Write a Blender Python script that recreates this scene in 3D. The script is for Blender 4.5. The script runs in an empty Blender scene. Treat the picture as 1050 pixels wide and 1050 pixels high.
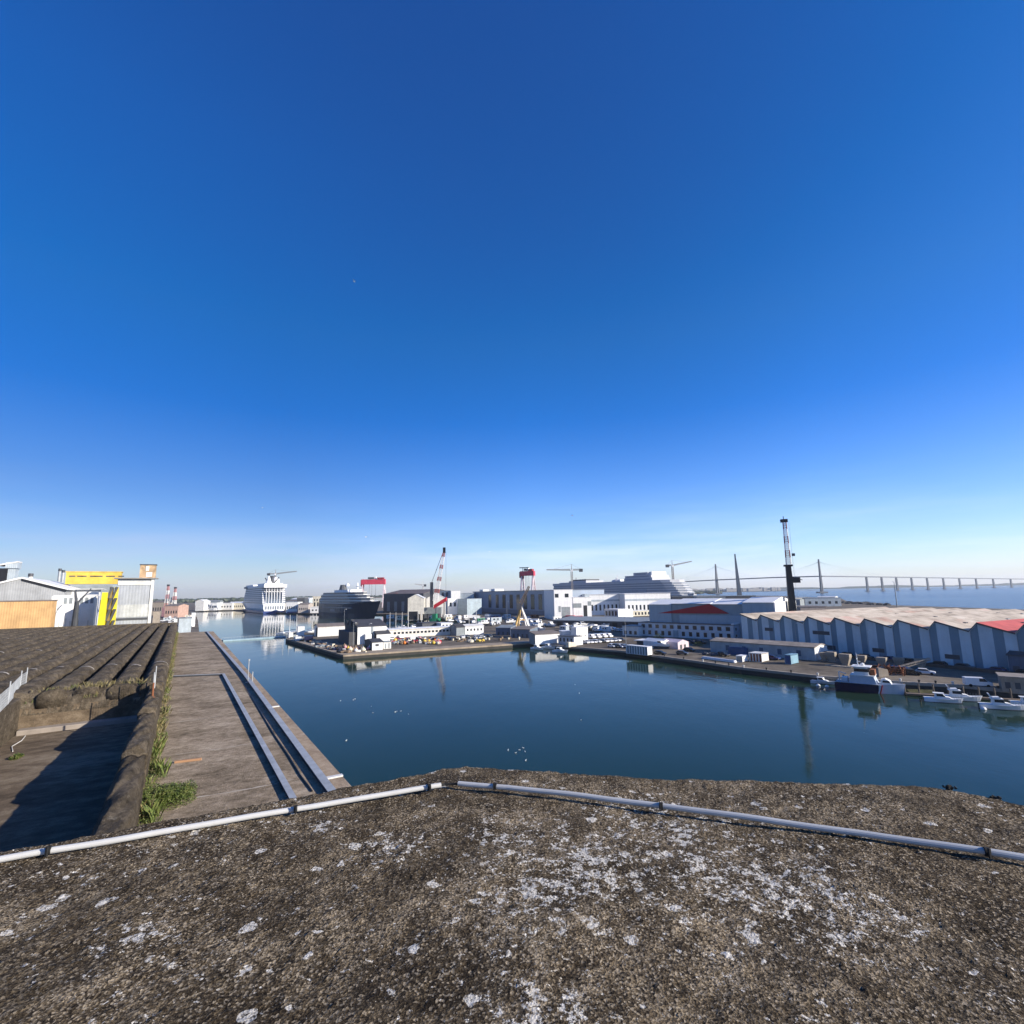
import bpy, math, random
import numpy as np
from mathutils import Vector, Matrix
R = random.Random(11)
C = bpy.context.scene.collection
sc = bpy.context.scene

# ------------------------------------------------------------------ camera model (metres, water at z=0)
H = 24.0
FP = 525.0
PITCH = math.atan(82/525)
ROLL = math.radians(1.0)
fw = Vector((0, math.cos(PITCH), math.sin(PITCH)))
u0_ = Vector((0, -math.sin(PITCH), math.cos(PITCH)))
r0_ = Vector((1, 0, 0))
rt = math.cos(ROLL)*r0_ - math.sin(ROLL)*u0_
up = math.sin(ROLL)*r0_ + math.cos(ROLL)*u0_
EYE = Vector((0, 0, H))
ZQ = 1.5      # quay level

def ray(u, v):
    return fw + rt*((u-525)/FP) + up*((525-v)/FP)
def G(u, v, z=ZQ):
    d = ray(u, v); t = (z-H)/d.z
    return Vector((d.x*t, d.y*t, z))
def proj(p):
    q = Vector(p)-EYE; w = q.dot(fw)
    return 525+FP*q.dot(rt)/w, 525-FP*q.dot(up)/w
def hz(u): return 607-math.tan(ROLL)*(u-525)
def at(u, D, z=ZQ):
    lo, hi = -4*D, 4*D
    for _ in range(60):
        m = (lo+hi)/2
        if proj((m, D, z))[0] < u: lo = m
        else: hi = m
    return Vector((lo, D, z))
def along(p, ang, u, tmax=900):
    d = Vector((math.cos(ang), math.sin(ang), 0)); lo, hi = 0, tmax
    for _ in range(60):
        m = (lo+hi)/2; q = p+d*m
        if q.y < 2 or proj(q)[0] > u: hi = m
        else: lo = m
    return lo
def zat(p, v):
    lo, hi = -5, 400
    for _ in range(50):
        m = (lo+hi)/2
        if proj((p[0], p[1], m))[1] > v: lo = m
        else: hi = m
    return lo
rad = math.radians

# ------------------------------------------------------------------ materials
MATS = {}
def nt(name):
    m = bpy.data.materials.new(name); m.use_nodes = True
    t = m.node_tree; t.nodes.clear()
    o = t.nodes.new('ShaderNodeOutputMaterial'); b = t.nodes.new('ShaderNodeBsdfPrincipled')
    t.links.new(b.outputs[0], o.inputs[0])
    return m, t, b
def node(t, kind, **kw):
    n = t.nodes.new(kind)
    for k, v in kw.items():
        if k.startswith('i_'): n.inputs[k[2:].replace('_', ' ')].default_value = v
        else: setattr(n, k, v)
    return n
def noise(t, co, scale, detail=4, rough=.6, sx=(1, 1, 1)):
    mp = node(t, 'ShaderNodeMapping'); mp.inputs['Scale'].default_value = sx
    t.links.new(co, mp.inputs[0])
    n = node(t, 'ShaderNodeTexNoise', i_Scale=scale, i_Detail=detail, i_Roughness=rough)
    t.links.new(mp.outputs[0], n.inputs['Vector'])
    return n.outputs[0]
def ramp(t, fac, stops):
    r = node(t, 'ShaderNodeValToRGB'); cr = r.color_ramp
    while len(cr.elements) < len(stops): cr.elements.new(.5)
    for e, (p, c) in zip(cr.elements, stops):
        e.position = p; e.color = (c, c, c, 1) if not hasattr(c, '__len__') else (*c, 1)
    t.links.new(fac, r.inputs[0]); return r.outputs[0]
def mix(t, fac, a, b, mode='MIX'):
    m = node(t, 'ShaderNodeMix', data_type='RGBA', blend_type=mode)
    if isinstance(fac, (int, float)): m.inputs[0].default_value = fac
    else: t.links.new(fac, m.inputs[0])
    for s, x in ((6, a), (7, b)):
        if hasattr(x, '__len__'): m.inputs[s].default_value = (*x, 1)
        else: t.links.new(x, m.inputs[s])
    return m.outputs[2]
def math_(t, op, a, b=0.0, clamp=False):
    m = node(t, 'ShaderNodeMath', operation=op); m.use_clamp = clamp
    for i, x in enumerate((a, b)):
        if isinstance(x, (int, float)): m.inputs[i].default_value = x
        else: t.links.new(x, m.inputs[i])
    return m.outputs[0]
def bump(t, b, h, dist, strength=1.0):
    bp = node(t, 'ShaderNodeBump', i_Strength=strength, i_Distance=dist)
    t.links.new(h, bp.inputs['Height']); t.links.new(bp.outputs[0], b.inputs['Normal'])
def coords(t, which='Object'):
    return node(t, 'ShaderNodeTexCoord').outputs[which]

def M(name, col, rough=.6, metal=0.0, var=.18, scale=.35, streak=.25, rib=0.0, spec=.4):
    """painted / weathered surface: blotchy tone, vertical streaks, optional ribbing along x and y"""
    if name in MATS: return MATS[name]
    m, t, b = nt(name); co = coords(t)
    dark = tuple(c*(1-var*1.6) for c in col); lite = tuple(min(1, c*(1+var*.5)) for c in col)
    n1 = noise(t, co, scale, 5, .65)
    c = mix(t, ramp(t, n1, [(.3, 0), (.7, 1)]), dark, lite)
    if streak:
        n2 = noise(t, co, scale*2.2, 4, .7, (1, 1, .12))
        c = mix(t, math_(t, 'MULTIPLY', ramp(t, n2, [(.48, 0), (.72, 1)]), streak), c, tuple(x*.45 for x in col))
    t.links.new(c, b.inputs['Base Color'])
    b.inputs['Roughness'].default_value = rough; b.inputs['Metallic'].default_value = metal
    b.inputs['Specular IOR Level'].default_value = spec
    if rib:
        sx = node(t, 'ShaderNodeSeparateXYZ'); t.links.new(co, sx.inputs[0])
        s = math_(t, 'SINE', math_(t, 'MULTIPLY', math_(t, 'ADD', sx.outputs[0], sx.outputs[1]), 6.283/rib))
        bump(t, b, s, .03, .35)
    MATS[name] = m; return m

white = M('white_paint', (.78, .78, .76), .5, var=.08)
whitew = M('white_weathered', (.70, .69, .65), .6, var=.14)
cream = M('cream_render', (.66, .61, .48), .7)
lgrey = M('light_grey_cladding', (.43, .49, .52), .5, rib=.5)
bgrey = M('blue_grey_cladding', (.33, .41, .46), .5, rib=.5)
mgrey = M('mid_grey', (.25, .28, .29), .6)
dgrey = M('dark_grey', (.07, .075, .085), .6)
black = M('black_steel', (.012, .013, .016), .5)
slate = M('slate_roof', (.06, .06, .065), .7)
brownroof = M('brown_roof', (.20, .17, .15), .8)
concrete = M('concrete', (.30, .26, .22), .85, scale=.6)
oldconc = M('old_tan_concrete', (.34, .29, .23), .9, scale=.8)
red = M('red_paint', (.55, .025, .035), .5)
pink = M('crane_red', (.62, .05, .09), .5)
dred = M('dark_red_paint', (.42, .012, .02), .6, var=.05, streak=.05)
yellow = M('yellow_paint', (.70, .48, .07), .5)
byellow = M('bright_yellow_paint', (.82, .68, .02), .5)
orange = M('peach_cladding', (.60, .37, .16), .55, rib=.45, streak=.15)
rust = M('rust', (.24, .09, .04), .85)
rustbox = M('rusty_peach_sheet', (.55, .38, .22), .8, var=.4, scale=.6, streak=.8)
navy = M('navy_hull', (.008, .010, .045), .35, var=.1)
hullblue = M('slate_blue_hull', (.02, .03, .055), .4, var=.1)
blue = M('blue_paint', (.03, .09, .22), .5)
lblue = M('light_blue_paint', (.22, .38, .47), .5)
green = M('green_paint', (.02, .20, .10), .5)
galv = M('galvanised_steel', (.40, .42, .43), .5, metal=.1, var=.2, scale=1.5)
rubber = M('rubber', (.012, .012, .012), .8)
glass = M('dark_glass', (.015, .022, .03), .15, var=.05, streak=0, spec=.35)
shipgrey = M('ship_grey_white', (.50, .53, .58), .5, var=.08)
asphalt = M('asphalt', (.085, .078, .07), .9, scale=.12, var=.35, streak=0)
farland = M('far_ground', (.15, .14, .12), .9, scale=.02, var=.35, streak=0)
wood = M('weathered_wood', (.24, .17, .11), .8)
orangeb = M('orange_plastic', (.75, .22, .03), .5)
roofcream = None

# ------------------------------------------------------------------ mesh builder
class MB:
    def __init__(s, mat=None): s.v, s.f, s.mi, s.mats, s.cur = [], [], [], [], 0; s.mat(mat) if mat else None
    def mat(s, m):
        if m not in s.mats: s.mats.append(m)
        s.cur = s.mats.index(m); return s
    def add(s, vs, fs):
        o = len(s.v); s.v += [tuple(p) for p in vs]
        for f in fs: s.f.append(tuple(o+i for i in f)); s.mi.append(s.cur)
        return s
    def box(s, x0, x1, y0, y1, z0, z1, taper=0):
        t = taper
        return s.add([(x0, y0, z0), (x1, y0, z0), (x1, y1, z0), (x0, y1, z0), (x0+t, y0+t, z1), (x1-t, y0+t, z1), (x1-t, y1-t, z1), (x0+t, y1-t, z1)],
              [(3, 2, 1, 0), (4, 5, 6, 7), (0, 1, 5, 4), (1, 2, 6, 5), (2, 3, 7, 6), (3, 0, 4, 7)])
    def prism(s, poly, z0, z1):
        a = sum(poly[i][0]*poly[(i+1) % len(poly)][1]-poly[(i+1) % len(poly)][0]*poly[i][1] for i in range(len(poly)))
        if a < 0: poly = poly[::-1]
        n = len(poly)
        return s.add([(p[0], p[1], z0) for p in poly]+[(p[0], p[1], z1) for p in poly],
              [tuple(range(n))[::-1], tuple(range(n, 2*n))]+[(i, (i+1) % n, n+(i+1) % n, n+i) for i in range(n)])
    def ext_y(s, prof, y0, y1):     # profile in x,z extruded along y
        n = len(prof)
        a = sum(prof[i][0]*prof[(i+1) % n][1]-prof[(i+1) % n][0]*prof[i][1] for i in range(n))
        if a < 0: prof = prof[::-1]
        return s.add([(p[0], y0, p[1]) for p in prof]+[(p[0], y1, p[1]) for p in prof],
              [tuple(range(n)), tuple(range(n, 2*n))[::-1]]+[((i+1) % n, i, n+i, n+(i+1) % n) for i in range(n)])
    def ext_x(s, prof, x0, x1):     # profile in y,z extruded along x
        n = len(prof)
        a = sum(prof[i][0]*prof[(i+1) % n][1]-prof[(i+1) % n][0]*prof[i][1] for i in range(n))
        if a < 0: prof = prof[::-1]
        return s.add([(x0, p[0], p[1]) for p in prof]+[(x1, p[0], p[1]) for p in prof],
              [tuple(range(n))[::-1], tuple(range(n, 2*n))]+[(i, (i+1) % n, n+(i+1) % n, n+i) for i in range(n)])
    def bar(s, p, q, w, w2=None, n=4):
        p, q = Vector(p), Vector(q); d = q-p
        if d.length < 1e-6: return s
        d.normalize(); a = d.cross(Vector((0, 0, 1)))
        if a.length < 1e-3: a = Vector((1, 0, 0))
        a.normalize(); b = d.cross(a); w2 = w if w2 is None else w2
        off = math.pi/n
        ring = lambda c, r: [c+a*math.cos(off+6.2832*i/n)*r+b*math.sin(off+6.2832*i/n)*r for i in range(n)]
        return s.add(ring(p, w)+ring(q, w2), [tuple(range(n)), tuple(range(n, 2*n))[::-1]]+[((i+1) % n, i, n+i, n+(i+1) % n) for i in range(n)])
    def tube(s, pts, r, n=8):
        for i in range(len(pts)-1): s.bar(pts[i], pts[i+1], r, r, n)
        return s
    def lathe(s, prof, c=(0, 0, 0), n=12):
        vs, fs = [], []
        for r, z in prof: vs += [(c[0]+r*math.cos(6.2832*i/n), c[1]+r*math.sin(6.2832*i/n), c[2]+z) for i in range(n)]
        for k in range(len(prof)-1):
            fs += [(k*n+i, k*n+(i+1) % n, (k+1)*n+(i+1) % n, (k+1)*n+i) for i in range(n)]
        fs += [tuple(range(n))[::-1], tuple(range((len(prof)-1)*n, len(prof)*n))]
        return s.add(vs, fs)
    def blob(s, c, rx, ry, rz, n=7, jit=.15):
        prof = []
        vs, fs = [], []
        for k in range(1, 4):
            th = math.pi*k/4
            for i in range(n):
                j = 1+R.uniform(-jit, jit); ph = 6.2832*(i+.5*(k % 2))/n
                vs.append((c[0]+rx*j*math.sin(th)*math.cos(ph), c[1]+ry*j*math.sin(th)*math.sin(ph), c[2]+rz*j*math.cos(th)))
        vs += [(c[0], c[1], c[2]+rz), (c[0], c[1], c[2]-rz)]
        for k in range(2): fs += [(k*n+i, (k+1)*n+i, (k+1)*n+(i+1) % n, k*n+(i+1) % n) for i in range(n)]
        fs += [(3*n, i, (i+1) % n) for i in range(n)]+[(3*n+1, 2*n+(i+1) % n, 2*n+i) for i in range(n)]
        return s.add(vs, fs)
    def lattice(s, p, q, w0, w1, n, r=.12, chord=None):
        """square lattice mast/boom from p to q, half widths w0 -> w1"""
        p, q = Vector(p), Vector(q); d = (q-p).normalized()
        a = d.cross(Vector((0, 0, 1)));
        if a.length < 1e-3: a = Vector((1, 0, 0))
        a.normalize(); b = d.cross(a).normalized(); chord = chord or r*1.6
        def pt(k, i):
            t = k/n; w = w0+(w1-w0)*t; c = p.lerp(q, t)
            return c+a*w*(1 if i in (0, 3) else -1)+b*w*(1 if i in (0, 1) else -1)
        for i in range(4): s.bar(pt(0, i), pt(n, i), chord)
        for k in range(n):
            for i in range(4):
                j = (i+1) % 4
                s.bar(pt(k, i), pt(k+1, j) if k % 2 else pt(k+1, i).lerp(pt(k+1, j), 1), r)
                s.bar(pt(k+1, i), pt(k+1, j), r)
        return s
    def build(s, name, parent=None, smooth=False, bevel=0.0, kind=None):
        me = bpy.data.meshes.new(name); me.from_pydata(s.v, [], s.f)
        for m in s.mats: me.materials.append(m)
        if len(s.mats) > 1: me.polygons.foreach_set('material_index', s.mi)
        if smooth: me.polygons.foreach_set('use_smooth', [True]*len(me.polygons))
        me.update()
        o = bpy.data.objects.new(name, me); C.objects.link(o)
        if parent: o.parent = parent
        if bevel:
            b = o.modifiers.new('bevel', 'BEVEL'); b.width = bevel; b.segments = 2; b.limit_method = 'ANGLE'
        if kind: o['kind'] = kind
        return o
def tag(o, label, cat, group=None):
    o['label'] = label; o['category'] = cat
    if group: o['group'] = group
    return o
def thing(name, label, cat, loc=(0, 0, 0), rz=0.0, group=None):
    o = bpy.data.objects.new(name, None); C.objects.link(o)
    o.location = loc; o.rotation_euler = (0, 0, rz); o.empty_display_size = .5
    return tag(o, label, cat, group)
def struct(o): o['kind'] = 'structure'; return o
def dup(root, loc, rz, label=None, group=None, sc_=None):
    r = root.copy(); C.objects.link(r); r.location = loc; r.rotation_euler = (0, 0, rz)
    if sc_: r.scale = (sc_, sc_, sc_)
    if label: r['label'] = label
    if group: r['group'] = group
    for ch in root.children:
        c = ch.copy(); C.objects.link(c); c.parent = r
        for g in ch.children:
            d = g.copy(); C.objects.link(d); d.parent = c
    return r
def hull(mb, L, B, z0, z1, bow=.28, rake=.06, stern=.85, sheer=0.0, n=16, flare=.72):
    """lofted hull, x from 0 (stern) to L (bow)"""
    rows = []
    for i in range(n+1):
        t = i/n
        w = 1.0 if t < 1-bow else max(.0, 1-((t-(1-bow))/bow)**2)
        if t < .15: w *= stern+(1-stern)*t/.15
        wl = w*(flare if t > 1-bow else flare+(1-flare)*min(1, (1-bow-t)/.2) if t < 1-bow else flare)
        sh = sheer*max(0, (t-.5)/.5)**2
        xd = L*t; xk = L*t*(1-rake)
        hb = B/2
        rows.append([(xk, -wl*hb*.9, z0), (xk+(xd-xk)*.35, -wl*hb, z0+(z1-z0)*.35), (xd, -w*hb, z1+sh), (xd, w*hb, z1+sh), (xk+(xd-xk)*.35, wl*hb, z0+(z1-z0)*.35), (xk, wl*hb*.9, z0)])
    vs = [p for r in rows for p in r]; fs = []
    for i in range(n):
        a, b = i*6, (i+1)*6
        for k in range(5): fs.append((a+k, a+k+1, b+k+1, b+k)[::-1])
    fs.append((0, 1, 2, 3, 4, 5)[::-1]); 
    mb.add(vs, fs); return mb
# ------------------------------------------------------------------ light, sky, camera
SAZ, SEL = math.atan2(-.31, .95), rad(21.5)
SDIR = Vector((math.cos(SAZ)*math.cos(SEL), math.sin(SAZ)*math.cos(SEL), math.sin(SEL)))
sun = bpy.data.lights.new('sun', 'SUN'); sun.energy = 4.2; sun.angle = rad(.5); sun.color = (1, .91, .78)
so = bpy.data.objects.new('sun', sun); C.objects.link(so)
so.rotation_euler = SDIR.to_track_quat('Z', 'Y').to_euler(); so.location = (60, -40, 120)
w = bpy.data.worlds.new('World'); sc.world = w; w.use_nodes = True
t = w.node_tree; t.nodes.clear()
wo = t.nodes.new('ShaderNodeOutputWorld'); bg = t.nodes.new('ShaderNodeBackground')
sky = t.nodes.new('ShaderNodeTexSky'); sky.sky_type = 'NISHITA'; sky.sun_disc = False
sky.sun_elevation = SEL; sky.sun_rotation = math.pi/2-SAZ
sky.altitude = 0; sky.air_density = 1.0; sky.dust_density = .35; sky.ozone_density = 4.0
co = node(t, 'ShaderNodeTexCoord').outputs['Generated']
sx = node(t, 'ShaderNodeSeparateXYZ'); t.links.new(co, sx.inputs[0])
# thin cirrus veil low over the horizon
cn = noise(t, co, 2.6, 6, .6, (1, 1, 9))
band = ramp(t, sx.outputs[2], [(0, .2), (.02, .7), (.07, .9), (.11, .25), (.2, 0)])
cl = math_(t, 'MULTIPLY', ramp(t, cn, [(.42, 0), (.72, 1)]), band)
skyc = mix(t, math_(t, 'MULTIPLY', cl, .5), sky.outputs[0], (6.2, 6.6, 7.2))
sp_ = node(t, 'ShaderNodeSeparateColor'); 
side = ramp(t, math_(t, 'ADD', math_(t, 'MULTIPLY', sx.outputs[0], .5), .5), [(.05, .50), (.30, .66), (.52, 1.03), (.75, 1.10), (.95, .88)])
dim = math_(t, 'ADD', side, math_(t, 'MULTIPLY', math_(t, 'SUBTRACT', 1.0, side), ramp(t, sx.outputs[2], [(.18, 0), (.66, 1)])))
dm = node(t, 'ShaderNodeVectorMath', operation='SCALE'); t.links.new(skyc, dm.inputs[0]); t.links.new(dim, dm.inputs['Scale']); t.links.new(dm.outputs[0], sp_.inputs[0])
Rr, Gg = sp_.outputs[0], sp_.outputs[1]
lowz = ramp(t, sx.outputs[2], [(0, 1), (.05, .9), (.14, .5), (.32, 0)])      # 1 at the horizon
Bb = math_(t, 'MULTIPLY', sp_.outputs[2], math_(t, 'ADD', 1.0, math_(t, 'MULTIPLY', ramp(t, sx.outputs[2], [(0, 1), (.20, .6), (.45, .05)]), .26)))
kR = math_(t, 'SUBTRACT', 1.325, math_(t, 'MULTIPLY', lowz, .22)); kG = math_(t, 'SUBTRACT', 1.47, math_(t, 'MULTIPLY', lowz, .35))
# crisp, polarised-looking phone blue: widen the spread between the channels
R2 = math_(t, 'MAXIMUM', math_(t, 'SUBTRACT', Bb, math_(t, 'MULTIPLY', math_(t, 'SUBTRACT', Bb, Rr), kR)), .05)
G2 = math_(t, 'MAXIMUM', math_(t, 'SUBTRACT', Bb, math_(t, 'MULTIPLY', math_(t, 'SUBTRACT', Bb, Gg), kG)), .08)
cb_ = node(t, 'ShaderNodeCombineColor'); t.links.new(R2, cb_.inputs[0]); t.links.new(G2, cb_.inputs[1]); t.links.new(Bb, cb_.inputs[2])
t.links.new(cb_.outputs[0], bg.inputs[0]); bg.inputs[1].default_value = .098
t.links.new(bg.outputs[0], wo.inputs[0])
sc.view_settings.view_transform = 'Standard'; sc.view_settings.look = 'None'
sc.view_settings.exposure = 0.9; sc.view_settings.gamma = 1
cam = bpy.data.cameras.new('camera'); cam.sensor_width = 36; cam.lens = 18; cam.clip_start = .05; cam.clip_end = 30000
camo = bpy.data.objects.new('camera', cam); C.objects.link(camo); sc.camera = camo
mw = Matrix.Identity(4)
for i in range(3): mw[i][0], mw[i][1], mw[i][2], mw[i][3] = rt[i], up[i], -fw[i], EYE[i]
camo.matrix_world = mw
sc.cycles.use_denoising = True; sc.cycles.max_bounces = 6; sc.cycles.volume_bounces = 2
sc.cycles.sample_clamp_indirect = 4; sc.cycles.caustics_reflective = False; sc.cycles.caustics_refractive = False

# ------------------------------------------------------------------ water and air
m, t, b = nt('harbour_water'); co = coords(t)
big = noise(t, co, .012, 4, .55, (1, .45, 1))
depthc = mix(t, ramp(t, big, [(.35, 0), (.65, 1)]), (.012, .031, .019), (.015, .039, .025))
t.links.new(depthc, b.inputs['Base Color'])
b.inputs['IOR'].default_value = 1.19; b.inputs['Roughness'].default_value = .035; b.inputs['Specular Tint'].default_value = (1, .98, .80, 1)
rp = noise(t, co, .9, 3, .55, (1, .6, 1)); rp2 = noise(t, co, .16, 3, .5, (1, .5, 1)); rp3 = noise(t, co, 4.5, 2, .5)
h = math_(t, 'ADD', math_(t, 'MULTIPLY', rp, .05), math_(t, 'ADD', math_(t, 'MULTIPLY', rp2, .16), math_(t, 'MULTIPLY', rp3, .010)))
wind = ramp(t, noise(t, co, .006, 4, .6, (.35, 1, 1)), [(.4, .35), (.62, 1)])
bp = node(t, 'ShaderNodeBump', i_Distance=1.0); t.links.new(h, bp.inputs['Height'])
t.links.new(math_(t, 'MULTIPLY', wind, .46), bp.inputs['Strength']); t.links.new(bp.outputs[0], b.inputs['Normal'])
wmb = MB(m); wmb.add([(-9500, -300, 0), (9500, -300, 0), (9500, 9500, 0), (-9500, 9500, 0)], [(0, 1, 2, 3)])
struct(wmb.build('harbour_water'))
m, t, b = nt('estuary_water'); co = coords(t)
b.inputs['Base Color'].default_value = (.030, .060, .085, 1); b.inputs['IOR'].default_value = 1.33; b.inputs['Roughness'].default_value = .22
bn = noise(t, co, .0032, 4, .6, (.25, 1, 1))
t.links.new(mix(t, ramp(t, bn, [(.4, 0), (.6, 1)]), (.022, .050, .078), (.05, .085, .105)), b.inputs['Base Color'])
h = math_(t, 'ADD', math_(t, 'MULTIPLY', noise(t, co, .25, 3, .6), .9), math_(t, 'MULTIPLY', noise(t, co, .9, 2, .6), .25))
bp = node(t, 'ShaderNodeBump', i_Distance=1.0); t.links.new(h, bp.inputs['Height']); t.links.new(ramp(t, bn, [(.42, .9), (.58, .45)]), bp.inputs['Strength']); t.links.new(bp.outputs[0], b.inputs['Normal'])
struct(MB(m).add([(300, -290, .03), (9490, -290, .03), (9490, 9490, .03), (2000, 9490, .03), (300, 1400, .03)], [(0, 1, 2, 3, 4)]).build('estuary_water'))
hm = bpy.data.materials.new('haze'); hm.use_nodes = True; t = hm.node_tree; t.nodes.clear()
ho = t.nodes.new('ShaderNodeOutputMaterial'); hv = t.nodes.new('ShaderNodeVolumePrincipled')
hv.inputs['Color'].default_value = (.86, .93, 1.0, 1); hv.inputs['Density'].default_value = .00006
hv.inputs['Anisotropy'].default_value = .2
t.links.new(hv.outputs[0], ho.inputs['Volume'])
MB(hm).box(-9700, 9700, -330, 9700, -4.0, 150).build('haze', kind='stuff')

# ------------------------------------------------------------------ near bunker roof (frame: x = across, y = along the roof)
BA = rad(32.5)
def B2W(a, b_): return Vector((a*math.cos(BA)-b_*math.sin(BA), a*math.sin(BA)+b_*math.cos(BA), 0))
def W2B(p): return (p.x*math.cos(BA)+p.y*math.sin(BA), -p.x*math.sin(BA)+p.y*math.cos(BA))
def conc(name, lo, mid, hi, scale, stretch, bdist, spots=None):
    m, t, b = nt(name); co = coords(t)
    n1 = noise(t, co, scale, 7, .70, stretch); n2 = noise(t, co, scale*5, 7, .72, tuple(.5+.5*q for q in stretch)); n3 = noise(t, co, 14, 5, .75); n4 = noise(t, co, scale*.45, 3, .6)
    f = math_(t, 'ADD', math_(t, 'MULTIPLY', n1, .38), math_(t, 'ADD', math_(t, 'MULTIPLY', n2, .32), math_(t, 'ADD', math_(t, 'MULTIPLY', n3, .16), math_(t, 'MULTIPLY', n4, .14))))
    c = ramp(t, f, [(.40, lo), (.5, mid), (.60, hi)])
    pk = ramp(t, noise(t, co, 5.5, 5, .8), [(.64, 0), (.72, 1)]); c = mix(t, math_(t, 'MULTIPLY', pk, .55), c, tuple(q*.35 for q in lo))
    pl_ = ramp(t, noise(t, co, 3.1, 6, .8, (.35, 1, 1)), [(.66, 0), (.74, 1)]); c = mix(t, math_(t, 'MULTIPLY', pl_, .5), c, tuple(min(.6, q*1.35) for q in hi))
    if spots:
        s = ramp(t, noise(t, co, 2.3, 6, .75), [(.60, 0), (.70, 1)])
        c = mix(t, math_(t, 'MULTIPLY', s, .6), c, spots)
    t.links.new(c, b.inputs['Base Color']); b.inputs['Roughness'].default_value = .95; b.inputs['Specular IOR Level'].default_value = .15
    bump(t, b, math_(t, 'ADD', n2, math_(t, 'MULTIPLY', n3, .8)), bdist, 1.0)
    return m
terr_m = conc('terrace_concrete', (.10, .076, .048), (.265, .208, .143), (.47, .385, .285), .6, (.75, 1, 1), .05)
edge_m = conc('pinkish_edge_concrete', (.20, .145, .095), (.34, .26, .18), (.47, .38, .28), .5, (1, .5, 1), .03)
beam_m = conc('mossy_beam_concrete', (.036, .029, .020), (.092, .074, .052), (.19, .155, .112), 1.0, (1, .6, 1), .10, (.28, .245, .19))
floor_m = conc('dark_floor_concrete', (.060, .046, .031), (.145, .110, .074), (.27, .22, .155), .35, (.4, 1, 1), .05)
bunker = thing('concrete_bunker', 'long weathered concrete bunker roof with ribbed beams and lower terrace at left', 'bunker', (0, 0, 0), BA)
TZ, FZ = 16.0, 15.5
ter = MB(terr_m); ter.box(-1.0, 5.15, 3.5, 144, -2.5, TZ); ter.build('terrace', bunker)
MB(edge_m).box(5.155, 6.6, 3.5, 144.3, -2.6, TZ-.06).build('terrace_edge', bunker)
smj = M('seam_mortar', (.42, .36, .28), .95)
for bq in (25.6, 33.0, 41.5, 61.5, 72.0, 86.0, 101.0, 119.0):
    mb = MB(smj); n_ = 24; x0 = -.9+R.uniform(0, 1.2); x1 = 5.1-R.uniform(0, .8); up_ = []; dn_ = []
    for i in range(n_+1):
        x = x0+(x1-x0)*i/n_; yy = bq+.10*math.sin(x*1.3+bq)+R.uniform(-.03, .03); wd_ = R.uniform(.02, .09); up_.append((x, yy+wd_, TZ+.005)); dn_.append((x, yy-wd_, TZ+.005))
    mb.add(up_+dn_, [(i, n_+1+i, n_+2+i, i+1) for i in range(n_)]); mb.build('terrace_seam', bunker)
fl = MB(floor_m); fl.box(-45, -1.6, 3.6, 46.7, 2, FZ); fl.build('floor', bunker)
kb = MB(concrete); kb.box(-8.4, -1.65, 45.9, 46.72, FZ-.2, FZ+.3); kb.build('kerb', bunker, bevel=.05)
# parapet wall of three precast lengths, each rising towards the viewer
def beam_prof(x0, x1, z0, z1, r=.35):
    pts = [(x0, z0), (x1, z0)]
    for i in range(7):
        a = i/6*math.pi/2; pts.append((x1-r+r*math.cos(a), z1-r+r*math.sin(a)))
    for i in range(7):
        a = math.pi/2+i/6*math.pi/2; pts.append((x0+r+r*math.cos(a), z1-r+r*math.sin(a)))
    return pts
jm = M('pale_joint_mortar', (.44, .40, .34), .9)
def rough_beam(x0, x1, y0, y1, z0, z1a, z1b, r, mat, amp=.05, step=.28):
    """rounded concrete beam with an uneven hand-cast surface; top height goes z1a -> z1b along y"""
    ny = max(4, int((y1-y0)/step)); prof0 = beam_prof(x0, x1, z0, z1a, r); n = len(prof0)
    mb = MB(mat); vs, fs = [], []
    ph = R.random()*10
    for k in range(ny+1):
        tt = k/ny; pr = beam_prof(x0, x1, z0, z1a+(z1b-z1a)*tt, r)
        y = y0+(y1-y0)*tt
        for i, (x, z) in enumerate(pr):
            j = amp*(math.sin(y*1.7+ph+i)+math.sin(y*4.1+ph*2+i*1.7)*.6-1.3*(((y+ph*3) % 4.3) < .32)) if i > 1 else 0
            vs.append((x+j*.6+(R.uniform(-amp, amp)*.5 if i > 1 else 0), y, z+j+(R.uniform(-amp, amp)*.5 if i > 1 else 0)))
    for k in range(ny):
        for i in range(n):
            a, b_ = k*n+i, k*n+(i+1) % n
            fs.append((a, b_, b_+n, a+n))
    fs += [tuple(range(n))[::-1], tuple(range(ny*n, (ny+1)*n))]
    mb.add(vs, fs); return mb
for (y0, y1) in ((14, 26.4), (26.4, 35.4), (35.4, 44.6), (44.6, 46.9)):
    rough_beam(-1.66, -.82, y0+.004, y1, 13, 18.14, 17.84, .36, beam_m).build('parapet_length', bunker, smooth=True)
lw = MB(beam_m); lw.box(-45, -8.45, 12, 46.6, FZ-1, 17.75); lw.build('side_ledge', bunker, bevel=.08)
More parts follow.
